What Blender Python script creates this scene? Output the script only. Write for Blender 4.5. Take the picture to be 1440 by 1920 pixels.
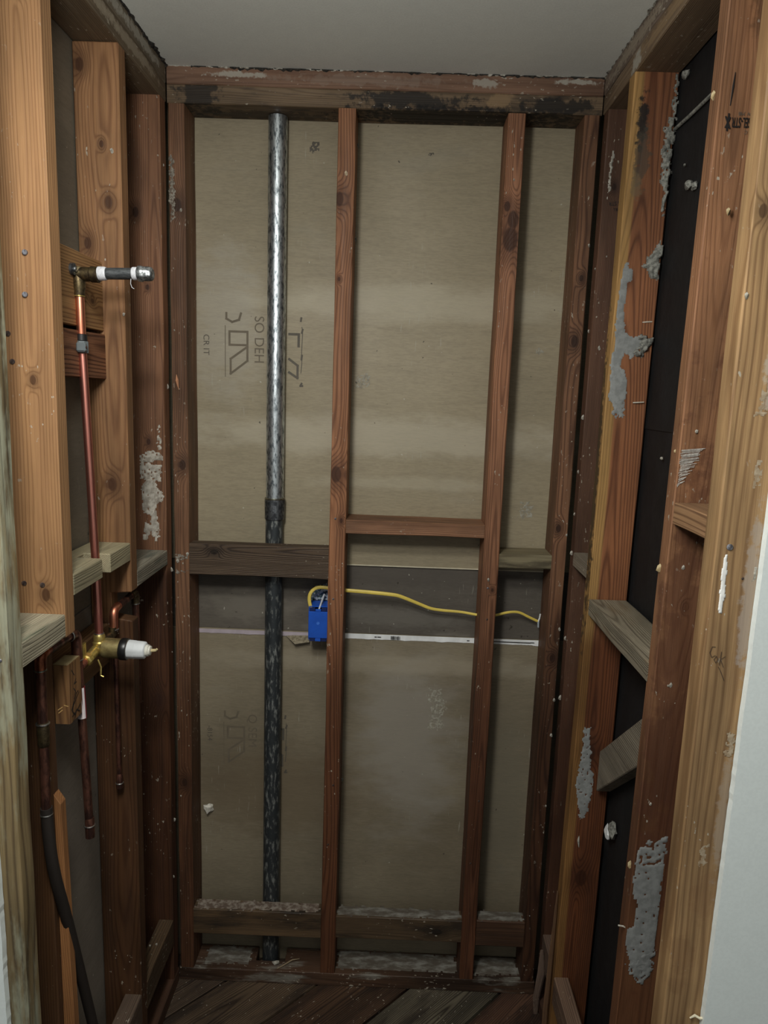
import bpy, bmesh, math, random
from mathutils import Vector, Matrix, noise
for o in list(bpy.data.objects): bpy.data.objects.remove(o)
S = bpy.context.scene; C = S.collection

# ------------------------------------------------------------------ camera
H_CAM = 1.697; PITCH, ROLL, YAW, FPX = 0.1645, 0.0341, -0.0113, 1334.5
cy_, sy_ = math.cos(YAW), math.sin(YAW); cp_, sp_ = math.cos(PITCH), math.sin(PITCH)
fwd = Vector((sy_*cp_, cy_*cp_, -sp_)); rgt = Vector((cy_, -sy_, 0)); up = rgt.cross(fwd)
r_ = rgt*math.cos(ROLL) + up*math.sin(ROLL); u_ = -rgt*math.sin(ROLL) + up*math.cos(ROLL)
cam = bpy.data.cameras.new('camera'); camo = bpy.data.objects.new('camera', cam); C.objects.link(camo)
M = Matrix((r_, u_, -fwd)).transposed().to_4x4(); M.translation = (0, 0, H_CAM); camo.matrix_world = M
cam.sensor_fit = 'AUTO'; cam.sensor_width = 36; cam.lens = FPX*36/1920; cam.clip_start = .02
S.camera = camo
# ------------------------------------------------------------------ light: flush ceiling lamp just over the doorway, added point fill, soft bounce from the room behind
W = bpy.data.worlds.new('world'); S.world = W; W.use_nodes = True
W.node_tree.nodes['Background'].inputs[0].default_value = (.98, 1.0, .97, 1)
W.node_tree.nodes['Background'].inputs[1].default_value = .25
L = bpy.data.lights.new('ceiling_lamp_light', 'AREA'); L.shape = 'DISK'; L.size = .26; L.energy = 9; L.color = (1, .985, .94)
lo = bpy.data.objects.new('ceiling_lamp_light', L); C.objects.link(lo); lo.location = (-.28, .52, 2.345)
L2 = bpy.data.lights.new('fill_point_light', 'POINT'); L2.shadow_soft_size = .09; L2.energy = 24; L2.color = (1, .985, .94)  # added point lamp without a fixture, lifts the ceiling and upper wall
lo2 = bpy.data.objects.new('fill_point_light', L2); C.objects.link(lo2); lo2.location = (-.28, .40, 2.10)
S.view_settings.view_transform = 'Standard'; S.view_settings.look = 'None'; S.view_settings.gamma = 1
S.view_settings.use_curve_mapping = False; S.view_settings.exposure = 0.0

# ------------------------------------------------------------------ helpers
def srgb(r, g, b):
    f = lambda c: (c/255)/12.92 if c/255 <= .04045 else ((c/255+.055)/1.055)**2.4
    return (f(r), f(g), f(b), 1)
class NT:
    def __init__(s, name):
        s.m = bpy.data.materials.new(name); s.m.use_nodes = True; s.t = s.m.node_tree; s.b = s.t.nodes['Principled BSDF']
    def n(s, typ, **k):
        nd = s.t.nodes.new(typ)
        for a, v in k.items(): setattr(nd, a, v)
        return nd
    def set(s, sock, v):
        if isinstance(v, bpy.types.NodeSocket): s.t.links.new(v, sock)
        else: sock.default_value = v
    def math(s, op, a, b=None, c=None, clamp=False):
        nd = s.n('ShaderNodeMath', operation=op, use_clamp=clamp); s.set(nd.inputs[0], a)
        if b is not None: s.set(nd.inputs[1], b)
        if c is not None: s.set(nd.inputs[2], c)
        return nd.outputs[0]
    def vm(s, op, a, b=None):
        nd = s.n('ShaderNodeVectorMath', operation=op); s.set(nd.inputs[0], a)
        if b is not None: s.set(nd.inputs[1], b)
        return nd.outputs[1] if op in ('LENGTH', 'DISTANCE') else nd.outputs[0]
    def mix(s, f, a, b, mode='MIX'):
        nd = s.n('ShaderNodeMix', data_type='RGBA', blend_type=mode); s.set(nd.inputs[0], f); s.set(nd.inputs[6], a); s.set(nd.inputs[7], b)
        return nd.outputs[2]
    def noise(s, v, scale, detail=3, rough=.5):
        nd = s.n('ShaderNodeTexNoise'); s.set(nd.inputs['Vector'], v); nd.inputs['Scale'].default_value = scale
        nd.inputs['Detail'].default_value = detail; nd.inputs['Roughness'].default_value = rough
        return nd.outputs[0]
    def ramp(s, v, lo, hi, a=0., b=1.):
        nd = s.n('ShaderNodeMapRange', interpolation_type='SMOOTHSTEP'); s.set(nd.inputs[0], v)
        nd.inputs[1].default_value = lo; nd.inputs[2].default_value = hi; nd.inputs[3].default_value = a; nd.inputs[4].default_value = b
        return nd.outputs[0]
    def obj(s): return s.n('ShaderNodeTexCoord').outputs['Object']
    def bump(s, h, strength=.3, dist=.001):
        nd = s.n('ShaderNodeBump'); nd.inputs['Strength'].default_value = strength; nd.inputs['Distance'].default_value = dist
        s.set(nd.inputs['Height'], h); s.t.links.new(nd.outputs[0], s.b.inputs['Normal'])
    def out(s, col, rough=.7, metal=0., spec=.5):
        s.set(s.b.inputs['Base Color'], col); s.set(s.b.inputs['Roughness'], rough); s.set(s.b.inputs['Metallic'], metal)
        s.b.inputs['Specular IOR Level'].default_value = spec
        return s.m

DESAT = .08
def wood(name, light, dark, seed=0, knots=(), ring=210, line=.5, blot=.35, dirt=None, dirt_amt=.0, speck=.0, sap=None, fib=.35, rough=.62, bumps=.35, cx=.03, stain=None, spots=()):
    """long grain runs along local Z; knots are (local vector, radius)"""
    N = NT(name); P = N.obj(); sv = (seed*.731 % 5, seed*1.37 % 7, seed*.913 % 11)
    Pn = N.vm('ADD', P, sv)
    ks = None; kd = None
    for kv, kr in knots:
        d = N.vm('LENGTH', N.vm('MULTIPLY', N.vm('SUBTRACT', P, tuple(kv)), (1, 1, .62)))
        g = N.math('EXPONENT', N.math('MULTIPLY', N.math('POWER', N.math('DIVIDE', d, kr*1.7), 2.0), -1.0))
        ks = g if ks is None else N.math('ADD', ks, g)
        c = N.ramp(d, kr*.65, kr*1.15, 1, 0); kd = c if kd is None else N.math('MAXIMUM', kd, c)
        gl = N.ramp(d, kr*1.0, kr*2.6, .5, 0); kd = N.math('MAXIMUM', kd, gl)
    w = N.noise(N.vm('MULTIPLY', Pn, (6, 6, 1.1)), 1, 2)
    sep = N.n('ShaderNodeSeparateXYZ'); N.set(sep.inputs[0], P)
    ang = seed*2.39
    q = N.vm('ADD', N.vm('MULTIPLY', P, (1, 1, 0)), (math.cos(ang)*cx, math.sin(ang)*cx, 0))
    u = N.math('ADD', N.vm('LENGTH', q), N.math('MULTIPLY', w, .045))
    if ks is not None: u = N.math('ADD', u, N.math('MULTIPLY', ks, .016))
    ph = N.math('MULTIPLY', u, ring*math.tau*1.45)
    ph = N.math('ADD', ph, N.math('MULTIPLY', N.noise(N.vm('MULTIPLY', Pn, (60, 60, 3)), 1, 2), 3.4))
    rg = N.math('POWER', N.math('ADD', N.math('MULTIPLY', N.math('SINE', ph), .5), .5), 3.2)
    fb = N.noise(N.vm('MULTIPLY', Pn, (520, 520, 9)), 1, 3, .6)
    fb2 = N.noise(N.vm('MULTIPLY', Pn, (90, 90, 2.2)), 1, 3, .6)
    bl = N.noise(N.vm('MULTIPLY', Pn, (12, 12, 2.6)), 1, 4, .6)
    ds = lambda c: tuple((x*(1-DESAT)+DESAT*(.45*c[0]+.45*c[1]+.1*c[2]))*f for x, f in zip(c, (.96, .96, .92) if c[0]-c[2] > 34 else (1, .985, .96)))
    L_, D_ = srgb(*ds(light)), srgb(*ds(dark))
    if sap:   # heart / sap boundary across local x
        sc, pos, wd = sap
        e = N.ramp(N.math('ADD', sep.outputs[0], N.math('MULTIPLY', N.noise(N.vm('MULTIPLY', Pn, (2, 2, 2.)), 1, 1), .012)), pos-wd, pos+wd, 1, 0)
        L_ = N.mix(e, L_, srgb(*sc)); D_ = N.mix(e, D_, tuple(x*.62 for x in srgb(*sc)[:3])+(1,))
    col = N.mix(N.math('MULTIPLY', rg, line, clamp=True), L_, D_)
    col = N.mix(N.ramp(fb, .35, .75, 0, fib), col, D_)
    col = N.mix(N.ramp(fb2, .45, .75, 0, fib), col, D_)
    shade = N.ramp(bl, .3, .72, 1.0+blot*.4, 1-blot)
    cc = N.n('ShaderNodeCombineXYZ'); [N.set(cc.inputs[i], shade) for i in range(3)]
    col = N.mix(1.0, col, cc.outputs[0], 'MULTIPLY')
    if stain:   # timber darker below a wavering height
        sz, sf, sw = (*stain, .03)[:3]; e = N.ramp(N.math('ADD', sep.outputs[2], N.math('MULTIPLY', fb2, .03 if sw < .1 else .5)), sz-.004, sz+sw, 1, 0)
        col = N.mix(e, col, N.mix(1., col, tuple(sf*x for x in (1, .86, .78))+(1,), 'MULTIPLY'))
    if kd is not None: col = N.mix(N.math('MULTIPLY', kd, .9), col, tuple(x*.32 for x in srgb(*dark)[:3])+(1,))
    if dirt:
        dm = N.noise(N.vm('MULTIPLY', Pn, (22, 22, 5)), 1, 5, .65)
        col = N.mix(N.ramp(dm, .62-dirt_amt*.35, .74-dirt_amt*.2, 0, min(1, .55+dirt_amt*.5)), col, srgb(*dirt))
    for sp_i, (sv_, (ra, rb, rc), scol, sst, sfr) in enumerate(spots):   # blotches with a shape of their own: mould, plaster haze, scuffs
        dd = N.vm('LENGTH', N.vm('DIVIDE', N.vm('SUBTRACT', P, tuple(sv_)), (ra, rb, rc)))
        nn = N.noise(N.vm('ADD', P, (sp_i*3.1, 0, 0)), sfr, 5, .65)
        f = N.ramp(N.math('ADD', dd, N.math('MULTIPLY', N.math('SUBTRACT', nn, .5), 3.2)), .65, 1.15, sst, 0)
        col = N.mix(f, col, srgb(*scol))
    if speck > 0:
        sm = N.noise(N.vm('MULTIPLY', Pn, (1, 1, .55)), 150, 2, .5); sm2 = N.noise(Pn, 9, 3)
        mk = N.math('MULTIPLY', N.ramp(sm, .70-speck*.06, .73-speck*.05), N.ramp(sm2, .52-speck*.1, .62), clamp=True)
        col = N.mix(mk, col, srgb(176, 168, 152))
    N.bump(N.math('ADD', N.math('MULTIPLY', rg, -.5), fb), bumps, .0012)
    return N.out(col, N.ramp(fb2, .3, .7, rough-.08, rough+.12), 0, .35)

def speckled(name, base, alt, scale=60, rough=.8, bump=.4, stretch=(1, 1, 1), amt=1., metal=0., spec=.4, lo=.4, hi=.62, bd=.001, detail=4, mott=.12):
    N = NT(name); P = N.vm('MULTIPLY', N.obj(), stretch)
    f = N.noise(P, scale, detail, .6); g = N.noise(P, scale*.13, 3)
    col = N.mix(N.math('MULTIPLY', N.ramp(f, lo, hi), amt), srgb(*base), srgb(*alt))
    s_ = N.ramp(g, .3, .7, 1-mott, 1+mott*.8); cc = N.n('ShaderNodeCombineXYZ'); [N.set(cc.inputs[i], s_) for i in range(3)]
    col = N.mix(1., col, cc.outputs[0], 'MULTIPLY')
    N.bump(f, bump, bd); return N.out(col, rough, metal, spec)

def gypsum_paper(name, a, b, seed=0, smear=(150, 146, 132), smear_amt=.25, dark=(70, 64, 54), hazes=()):
    N = NT(name); P = N.vm('ADD', N.obj(), (seed*3.3, seed*1.7, seed*2.1))
    fine = N.noise(N.vm('MULTIPLY', P, (60, 60, 420)), 1, 3, .6)
    weave = N.noise(N.vm('MULTIPLY', P, (9, 9, 90)), 1, 3, .6)
    big = N.noise(P, 2.6, 4, .55); med = N.noise(N.vm('MULTIPLY', P, (4, 4, 11)), 1, 5, .6)
    col = N.mix(N.ramp(big, .3, .7), srgb(*a), srgb(*b))
    col = N.mix(N.ramp(fine, .35, .7, 0, .2), col, srgb(*dark))
    col = N.mix(N.ramp(weave, .45, .75, 0, .12), col, srgb(*dark))
    col = N.mix(N.ramp(med, .56, .74, 0, smear_amt), col, srgb(*smear))
    O = N.obj()
    for hi_, (hx, hz, rx, rz, hc, hs, hf) in enumerate(hazes):
        dd = N.vm('LENGTH', N.vm('DIVIDE', N.vm('SUBTRACT', N.vm('MULTIPLY', O, (1, 0, 1)), (hx, 0, hz)), (rx, 1, rz)))
        nn = N.noise(N.vm('MULTIPLY', N.vm('ADD', O, (hi_, 0, 0)), (1, 1, 2.5)), hf, 5, .6)
        col = N.mix(N.ramp(N.math('ADD', dd, N.math('MULTIPLY', N.math('SUBTRACT', nn, .5), 1.6)), .4, 1.3, hs, 0), col, srgb(*hc))
    sp = N.noise(P, 75, 1); col = N.mix(N.ramp(sp, .77, .79, 0, .7), col, srgb(45, 38, 30))
    sp2 = N.noise(N.vm('ADD', P, (7, 7, 7)), 95, 1); col = N.mix(N.ramp(sp2, .78, .80, 0, .7), col, srgb(190, 186, 172))
    scr = N.noise(N.vm('MULTIPLY', P, (260, 260, 22)), 1, 2); zone = N.noise(P, 6, 2)
    col = N.mix(N.math('MULTIPLY', N.ramp(scr, .66, .72, 0, .5), N.ramp(zone, .58, .66)), col, srgb(175, 172, 158))
    N.bump(fine, .12, .0006)
    return N.out(col, N.ramp(big, .3, .7, .5, .66), 0, .42)

def metal(name, a, b, scale=40, rough=.35, rough2=.5, stretch=(1, 1, .3), lo=.42, hi=.6, met=1., bump=.2):
    N = NT(name); P = N.vm('MULTIPLY', N.obj(), stretch); f = N.noise(P, scale, 5, .65)
    col = N.mix(N.ramp(f, lo, hi), srgb(*a), srgb(*b)); N.bump(f, bump, .0008)
    return N.out(col, N.ramp(f, lo, hi, rough, rough2), met, .5)
def plain(name, c, rough=.5, met=0., spec=.5):
    N = NT(name); f = N.noise(N.obj(), 30, 3); s_ = N.ramp(f, .3, .7, .9, 1.08)
    cc = N.n('ShaderNodeCombineXYZ'); [N.set(cc.inputs[i], s_) for i in range(3)]
    return N.out(N.mix(1., srgb(*c), cc.outputs[0], 'MULTIPLY'), rough, met, spec)

FR = {'z': Matrix.Identity(3),
      'x': Matrix(((0, 0, -1), (0, 1, 0), (1, 0, 0))).transposed(),
      'y': Matrix(((1, 0, 0), (0, 0, -1), (0, 1, 0))).transposed()}
def frame(axis, loc):
    m = FR[axis].to_4x4(); m.translation = Vector(loc); return m
def link(name, me, mat, parent=None, mw=None, smooth=False):
    o = bpy.data.objects.new(name, me); C.objects.link(o)
    if mat: me.materials.append(mat)
    if smooth:
        for p in me.polygons: p.use_smooth = True
    mw = mw or Matrix.Identity(4)
    if parent is not None:
        o.parent = parent; o.matrix_basis = WM[parent.name].inverted() @ mw
    else: o.matrix_basis = mw
    WM[o.name] = mw
    return o
WM = {}
def tobj(name, bm, mat, parent=None, axis='z', loc=None, smooth=False):
    """bm holds world coordinates; gets an object frame at loc with long axis local Z"""
    if loc is None:
        vs = [v.co for v in bm.verts]
        loc = [(min(v[i] for v in vs)+max(v[i] for v in vs))/2 for i in range(3)]
        loc[2] = min(v[2] for v in vs)
    mw = frame(axis, loc); bm.transform(mw.inverted())
    bmesh.ops.recalc_face_normals(bm, faces=bm.faces)
    me = bpy.data.meshes.new(name); bm.to_mesh(me); bm.free()
    return link(name, me, mat, parent, mw, smooth)
def tag(o, label=None, cat=None, group=None, kind=None):
    if label: o['label'] = label
    if cat: o['category'] = cat
    if group: o['group'] = group
    if kind: o['kind'] = kind
    return o
def empty(name, loc=(0, 0, 0), **k):
    o = bpy.data.objects.new(name, None); o.empty_display_size = .05; C.objects.link(o); o.location = loc
    WM[o.name] = Matrix.Translation(loc); return tag(o, **k)

def bar_bm(x0, x1, y0, y1, z0, z1, axis='z', rnd=.002, jit=.0006, seed=0, segs=None, lean=(0, 0), wane=0):
    """a sawn timber: rounded-arris cross section swept along axis with slight saw wobble"""
    lo_, hi_ = {'z': (z0, z1), 'x': (x0, x1), 'y': (y0, y1)}[axis]
    a0, a1, b0, b1 = {'z': (x0, x1, y0, y1), 'x': (y0, y1, z0, z1), 'y': (x0, x1, z0, z1)}[axis]
    n = segs or max(3, int((hi_-lo_)/.05)); bm = bmesh.new(); rings = []
    r = rnd; sec = [(a0+r, b0), (a1-r, b0), (a1, b0+r), (a1, b1-r), (a1-r, b1), (a0+r, b1), (a0, b1-r), (a0, b0+r)]
    for i in range(n+1):
        t = i/n; L_ = lo_+(hi_-lo_)*t
        if i in (0, n): pass
        ring = []
        for k, (a, b) in enumerate(sec):
            da = noise.noise(Vector((L_*5, k//2*7.1, seed*3.1)))*jit*2; db = noise.noise(Vector((L_*5, k//2*3.7, seed*9.1+5)))*jit*2
            a_, b_ = a+da, b+db
            p = {'z': (a_, b_, L_), 'x': (L_, a_, b_), 'y': (a_, L_, b_)}[axis]
            if axis == 'z': p = (p[0]+lean[0]*(z1-p[2]), p[1]+lean[1]*(z1-p[2]), p[2])
            ring.append(bm.verts.new(p))
        rings.append(ring)
    for i in range(n):
        for k in range(8):
            k2 = (k+1) % 8; bm.faces.new((rings[i][k], rings[i][k2], rings[i+1][k2], rings[i+1][k]))
    bm.faces.new(rings[0][::-1]); bm.faces.new(rings[-1])
    return bm
def wspots(mi, axis, sp):
    """spots: (world x, y, z, (rx, ry, rz) world radii, colour, strength, noise scale)"""
    rr = {'z': lambda r: r, 'x': lambda r: (r[2], r[1], r[0]), 'y': lambda r: (r[0], r[2], r[1])}[axis]
    return [(mi @ Vector(q[:3]), rr(q[3]), q[4], q[5], q[6]) for q in sp]
MOULD = (34, 32, 30); HAZE = (170, 158, 138); PLAST = (176, 172, 160)
SEED = [1]
def timber(name, box, axis, light, dark, label=None, cat='stud', knots=(), parent=None, lean=(0, 0), rnd=.002, jit=.0006, sap=None, group=None, **mk):
    SEED[0] += 1; sd = mk.pop('seed', SEED[0])
    x0, x1, y0, y1, z0, z1 = box
    bm = bar_bm(*box, axis=axis, rnd=rnd, jit=jit, seed=sd, lean=lean)
    loc = {'z': ((x0+x1)/2, (y0+y1)/2, z0), 'x': (x0, (y0+y1)/2, (z0+z1)/2), 'y': ((x0+x1)/2, y0, (z0+z1)/2)}[axis]
    mi = frame(axis, loc).inverted()
    kn = [(mi @ Vector(k[:3]), k[3]) for k in knots]
    mk['spots'] = wspots(mi, axis, mk.pop('spots', ()))
    m = wood('wood_'+name, light, dark, seed=sd, knots=kn, sap=sap, **mk)
    o = tobj(name, bm, m, parent, axis, loc)
    return tag(o, label, cat if label else None, group)
def prism(poly, plane, lo_, hi_, bevel=.0015):
    bm = bmesh.new(); f = {'xy': lambda a, b, c: (a, b, c), 'xz': lambda a, b, c: (a, c, b), 'yz': lambda a, b, c: (c, a, b)}[plane]
    vs = [bm.verts.new(f(a, b, lo_)) for a, b in poly]; fc = bm.faces.new(vs)
    r = bmesh.ops.extrude_face_region(bm, geom=[fc]); ex = [v for v in r['geom'] if isinstance(v, bmesh.types.BMVert)]
    d = Vector(f(0, 0, hi_-lo_)); bmesh.ops.translate(bm, verts=ex, vec=d)
    bmesh.ops.recalc_face_normals(bm, faces=bm.faces)
    if bevel: bmesh.ops.bevel(bm, geom=list(bm.edges), offset=bevel, segments=1, affect='EDGES')
    return bm
def box(x0, x1, y0, y1, z0, z1, bevel=0): return prism([(x0, y0), (x1, y0), (x1, y1), (x0, y1)], 'xy', z0, z1, bevel)
def tube_bm(pts, r, fillet=0, seg=16, cap=True, flat=None, bm=None):
    P = [Vector(p) for p in pts]
    if fillet:
        Q = [P[0]]
        for i in range(1, len(P)-1):
            a, b, c = P[i-1], P[i], P[i+1]; d1 = (a-b).normalized(); d2 = (c-b).normalized()
            f1 = min(fillet, (a-b).length*.49); f2 = min(fillet, (c-b).length*.49)
            s, e = b+d1*f1, b+d2*f2
            for t in [k/6 for k in range(7)]: Q.append(s*(1-t)**2+b*2*t*(1-t)+e*t*t)
        Q.append(P[-1]); P = Q
    bm = bm or bmesh.new(); T = [(P[min(i+1, len(P)-1)]-P[max(i-1, 0)]).normalized() for i in range(len(P))]
    up_ = Vector((0, 0, 1)) if abs(T[0].z) < .9 else Vector((1, 0, 0)); n = (up_-T[0]*up_.dot(T[0])).normalized(); rings = []
    for i, p in enumerate(P):
        n = (n-T[i]*n.dot(T[i])).normalized(); b = T[i].cross(n)
        rr = r[i] if isinstance(r, (list, tuple)) else r; fa = flat or 1
        rings.append([bm.verts.new(p+n*math.cos(a)*rr+b*math.sin(a)*rr*fa) for a in [math.tau*k/seg for k in range(seg)]])
    for i in range(len(rings)-1):
        for k in range(seg): bm.faces.new((rings[i][k], rings[i][(k+1) % seg], rings[i+1][(k+1) % seg], rings[i+1][k]))
    if cap: bm.faces.new(rings[0][::-1]); bm.faces.new(rings[-1])
    return bm
def lathe_bm(org, axis, prof, seg=24, bm=None, ridges=0):
    """prof: list of (distance along axis, radius)"""
    o = Vector(org); a = Vector(axis).normalized(); u = Vector((0, 0, 1)) if abs(a.z) < .9 else Vector((1, 0, 0)); n = (u-a*u.dot(a)).normalized(); b = a.cross(n)
    bm = bm or bmesh.new(); rings = []
    for d, r in prof:
        rings.append([bm.verts.new(o+a*d+(n*math.cos(t)+b*math.sin(t))*(max(r, 1e-5)*(1+(ridges if (k % 4 < 2) else 0)))) for k, t in enumerate([math.tau*k/seg for k in range(seg)])])
    for i in range(len(rings)-1):
        for k in range(seg): bm.faces.new((rings[i][k], rings[i][(k+1) % seg], rings[i+1][(k+1) % seg], rings[i+1][k]))
    bm.faces.new(rings[0][::-1]); bm.faces.new(rings[-1]); return bm
def auto(o, ang=35):
    for p in o.data.polygons: p.use_smooth = True
    try: o.data.set_sharp_from_angle(angle=math.radians(ang))
    except Exception: pass
    return o
def inside(pt, poly):
    x, y = pt; c = False; n = len(poly)
    for i in range(n):
        x1, y1 = poly[i]; x2, y2 = poly[(i+1) % n]
        if (y1 > y) != (y2 > y) and x < (x2-x1)*(y-y1)/(y2-y1)+x1: c = not c
    return c
def patch_bm(poly, org, ua, va, na, th=.002, cell=.004, rag=.004, hole=.0, seed=0, rough=.5):
    """a smear or crust lying on a surface: org + u*ua + v*va, thickness along na"""
    ua, va, na, org = Vector(ua), Vector(va), Vector(na), Vector(org)
    us = [p[0] for p in poly]; vs = [p[1] for p in poly]; bm = bmesh.new(); V = {}
    nu = int((max(us)-min(us)+.02)/cell)+1; nv = int((max(vs)-min(vs)+.02)/cell)+1; keep = set()
    for i in range(nu):
        for j in range(nv):
            u = min(us)-.01+(i+.5)*cell; v = min(vs)-.01+(j+.5)*cell
            du = noise.noise(Vector((u*90, v*90, seed)))*rag*2; dv = noise.noise(Vector((u*90, v*90, seed+9)))*rag*2
            if inside((u+du, v+dv), poly) and not (hole and noise.noise(Vector((u*170, v*170, seed+3))) > .55-hole): keep.add((i, j))
    def vert(i, j):
        if (i, j) in V: return V[(i, j)]
        full = all((i-a, j-b) in keep for a in (0, 1) for b in (0, 1))
        u = min(us)-.01+i*cell+noise.noise(Vector((i*1.7, j*2.3, seed)))*cell*.4; v = min(vs)-.01+j*cell+noise.noise(Vector((i*2.1, j*1.3, seed+4)))*cell*.4
        h = (th*(1-rough+rough*(noise.noise(Vector((u*120, v*120, seed+1)))+1)) if full else .0001)
        V[(i, j)] = bm.verts.new(org+ua*u+va*v+na*(h+.0003)); return V[(i, j)]
    for i, j in keep: bm.faces.new([vert(i, j), vert(i+1, j), vert(i+1, j+1), vert(i, j+1)])
    return bm
def flatobj(name, bm, mat, parent=None, smooth=True):
    vs = [v.co for v in bm.verts]; c = [sum(v[i] for v in vs)/len(vs) for i in range(3)]
    me = bpy.data.meshes.new(name); mw = Matrix.Translation(c); bm.transform(mw.inverted()); bm.to_mesh(me); bm.free()
    return link(name, me, mat, parent, mw, smooth)
def rock_bm(c, s, seed=0, sub=2, rough=.45):
    bm = bmesh.new(); bmesh.ops.create_icosphere(bm, subdivisions=sub, radius=1)
    for v in bm.verts:
        k = 1+noise.noise(v.co*1.9+Vector((seed, 0, seed)))*rough+noise.noise(v.co*5+Vector((0, seed, 0)))*rough*.4
        v.co = Vector((v.co.x*s[0]*k, v.co.y*s[1]*k, v.co.z*s[2]*k))+Vector(c)
    return bm
def strokes_bm(lines, org, ua, va, na, w=.001, bm=None):
    """flat print or pencil: polylines in the u,v plane drawn w wide"""
    ua, va, na, org = Vector(ua), Vector(va), Vector(na), Vector(org); bm = bm or bmesh.new()
    for ln in lines:
        for (a, b) in zip(ln[:-1], ln[1:]):
            d = Vector((b[0]-a[0], b[1]-a[1])); 
            if d.length < 1e-6: continue
            d = d.normalized()*w*.5; n = Vector((-d.y, d.x)); q = [(a[0]-d.x+n.x, a[1]-d.y+n.y), (a[0]-d.x-n.x, a[1]-d.y-n.y), (b[0]+d.x-n.x, b[1]+d.y-n.y), (b[0]+d.x+n.x, b[1]+d.y+n.y)]
            bm.faces.new([bm.verts.new(org+ua*x+va*y+na*(.0004+.00003*(len(bm.faces) % 40))) for x, y in q])
    return bm
def text_obj(name, s, size, org, ua, va, mat, parent, bold=0., sx=1.):
    cu = bpy.data.curves.new('txt', 'FONT'); cu.body = s; cu.size = size; cu.offset = bold; cu.align_x = 'LEFT'
    t = bpy.data.objects.new('txt', cu); C.objects.link(t)
    me = bpy.data.meshes.new_from_object(t); bpy.data.objects.remove(t)
    ua, va = Vector(ua).normalized(), Vector(va).normalized(); na = ua.cross(va)
    me.transform(Matrix.Diagonal((sx, 1, 1, 1)))
    m = Matrix((ua, va, na)).transposed().to_4x4(); m.translation = Vector(org)+na*.0005
    me.materials.clear(); return link(name, me, mat, parent, m)

# ------------------------------------------------------------------ measured layout (metres)
D = 1.808; BK = 1.900; XL = -.568; XR = .461; T = .041; DP = .092
LO, RO = XL-DP, XR+DP; ZP = 2.358; CE = 2.44
rnd = random.Random(7)

# ------------------------------------------------------------------ setting
mortar = speckled('grey_mortar', (146, 146, 138), (100, 100, 94), 140, .9, .8, bd=.002)
thinset = speckled('smooth_thinset', (148, 150, 148), (130, 132, 130), 60, .75, .15)
white_pl = speckled('white_plaster', (190, 186, 174), (140, 134, 122), 120, .85, .5)
black_ink = plain('black_ink', (26, 24, 24), .6)
faded_ink = plain('faded_ink', (92, 86, 76), .7)
pale_ink = plain('pale_ink', (110, 100, 84), .7)
pencil = plain('pencil_line', (70, 52, 40), .7)
paint_wall = speckled('white_wall_paint', (232, 240, 238), (228, 236, 234), 220, .55, .03, mott=.01)
ceil_m = speckled('ceiling_paint', (238, 242, 236), (232, 236, 230), 260, .75, .05, mott=.015)

ceiling = tag(tobj('ceiling', box(-1.4, 1.4, -1.0, 2.1, CE, CE+.016), ceil_m), kind='structure')
def ragged(name, mat, axis, lo_, hi_, fixed, inward, drop, width, seed, parent):
    """torn plasterboard lip along the edge of the ceiling"""
    bm = bmesh.new(); n = int((hi_-lo_)/.006); prev = None
    for i in range(n+1):
        t = lo_+(hi_-lo_)*i/n; k = abs(noise.noise(Vector((t*38, seed, 0))))+.5*abs(noise.noise(Vector((t*140, seed, 3))))
        w_ = width*(.35+1.3*k); h = drop*(.3+1.2*abs(noise.noise(Vector((t*60, 4, seed)))))
        pts = [(fixed, CE), (fixed+inward*w_, CE-.0005), (fixed+inward*w_*.8, CE-h*.6), (fixed, CE-h)]
        ring = [bm.verts.new((p[0], t, p[1]) if axis == 'y' else (t, p[0], p[1])) for p in pts]
        if prev:
            for a in range(4): bm.faces.new((prev[a], prev[(a+1) % 4], ring[(a+1) % 4], ring[a]))
        else: bm.faces.new(ring)
        prev = ring
    bm.faces.new(prev[::-1]); return flatobj(name, bm, mat, parent, False)
torn_dark = speckled('torn_dark_paper', (58, 54, 48), (30, 28, 26), 180, .9, .8)
ragged('torn_edge', torn_dark, 'y', .6, 1.806, XL-.003, 1, .012, .014, 1, ceiling)
ragged('torn_edge', white_pl, 'x', XL+.004, XR, D+.001, -1, .006, .003, 2, ceiling)
ragged('torn_edge', torn_dark, 'x', XL+.06, XR, D+.0005, -1, .009, .0022, 5, ceiling)
ragged('torn_edge', speckled('torn_plaster', (150, 146, 134), (70, 62, 54), 200, .9, .8), 'y', .6, 1.806, XR+.003, -1, .008, .007, 3, ceiling)

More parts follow.
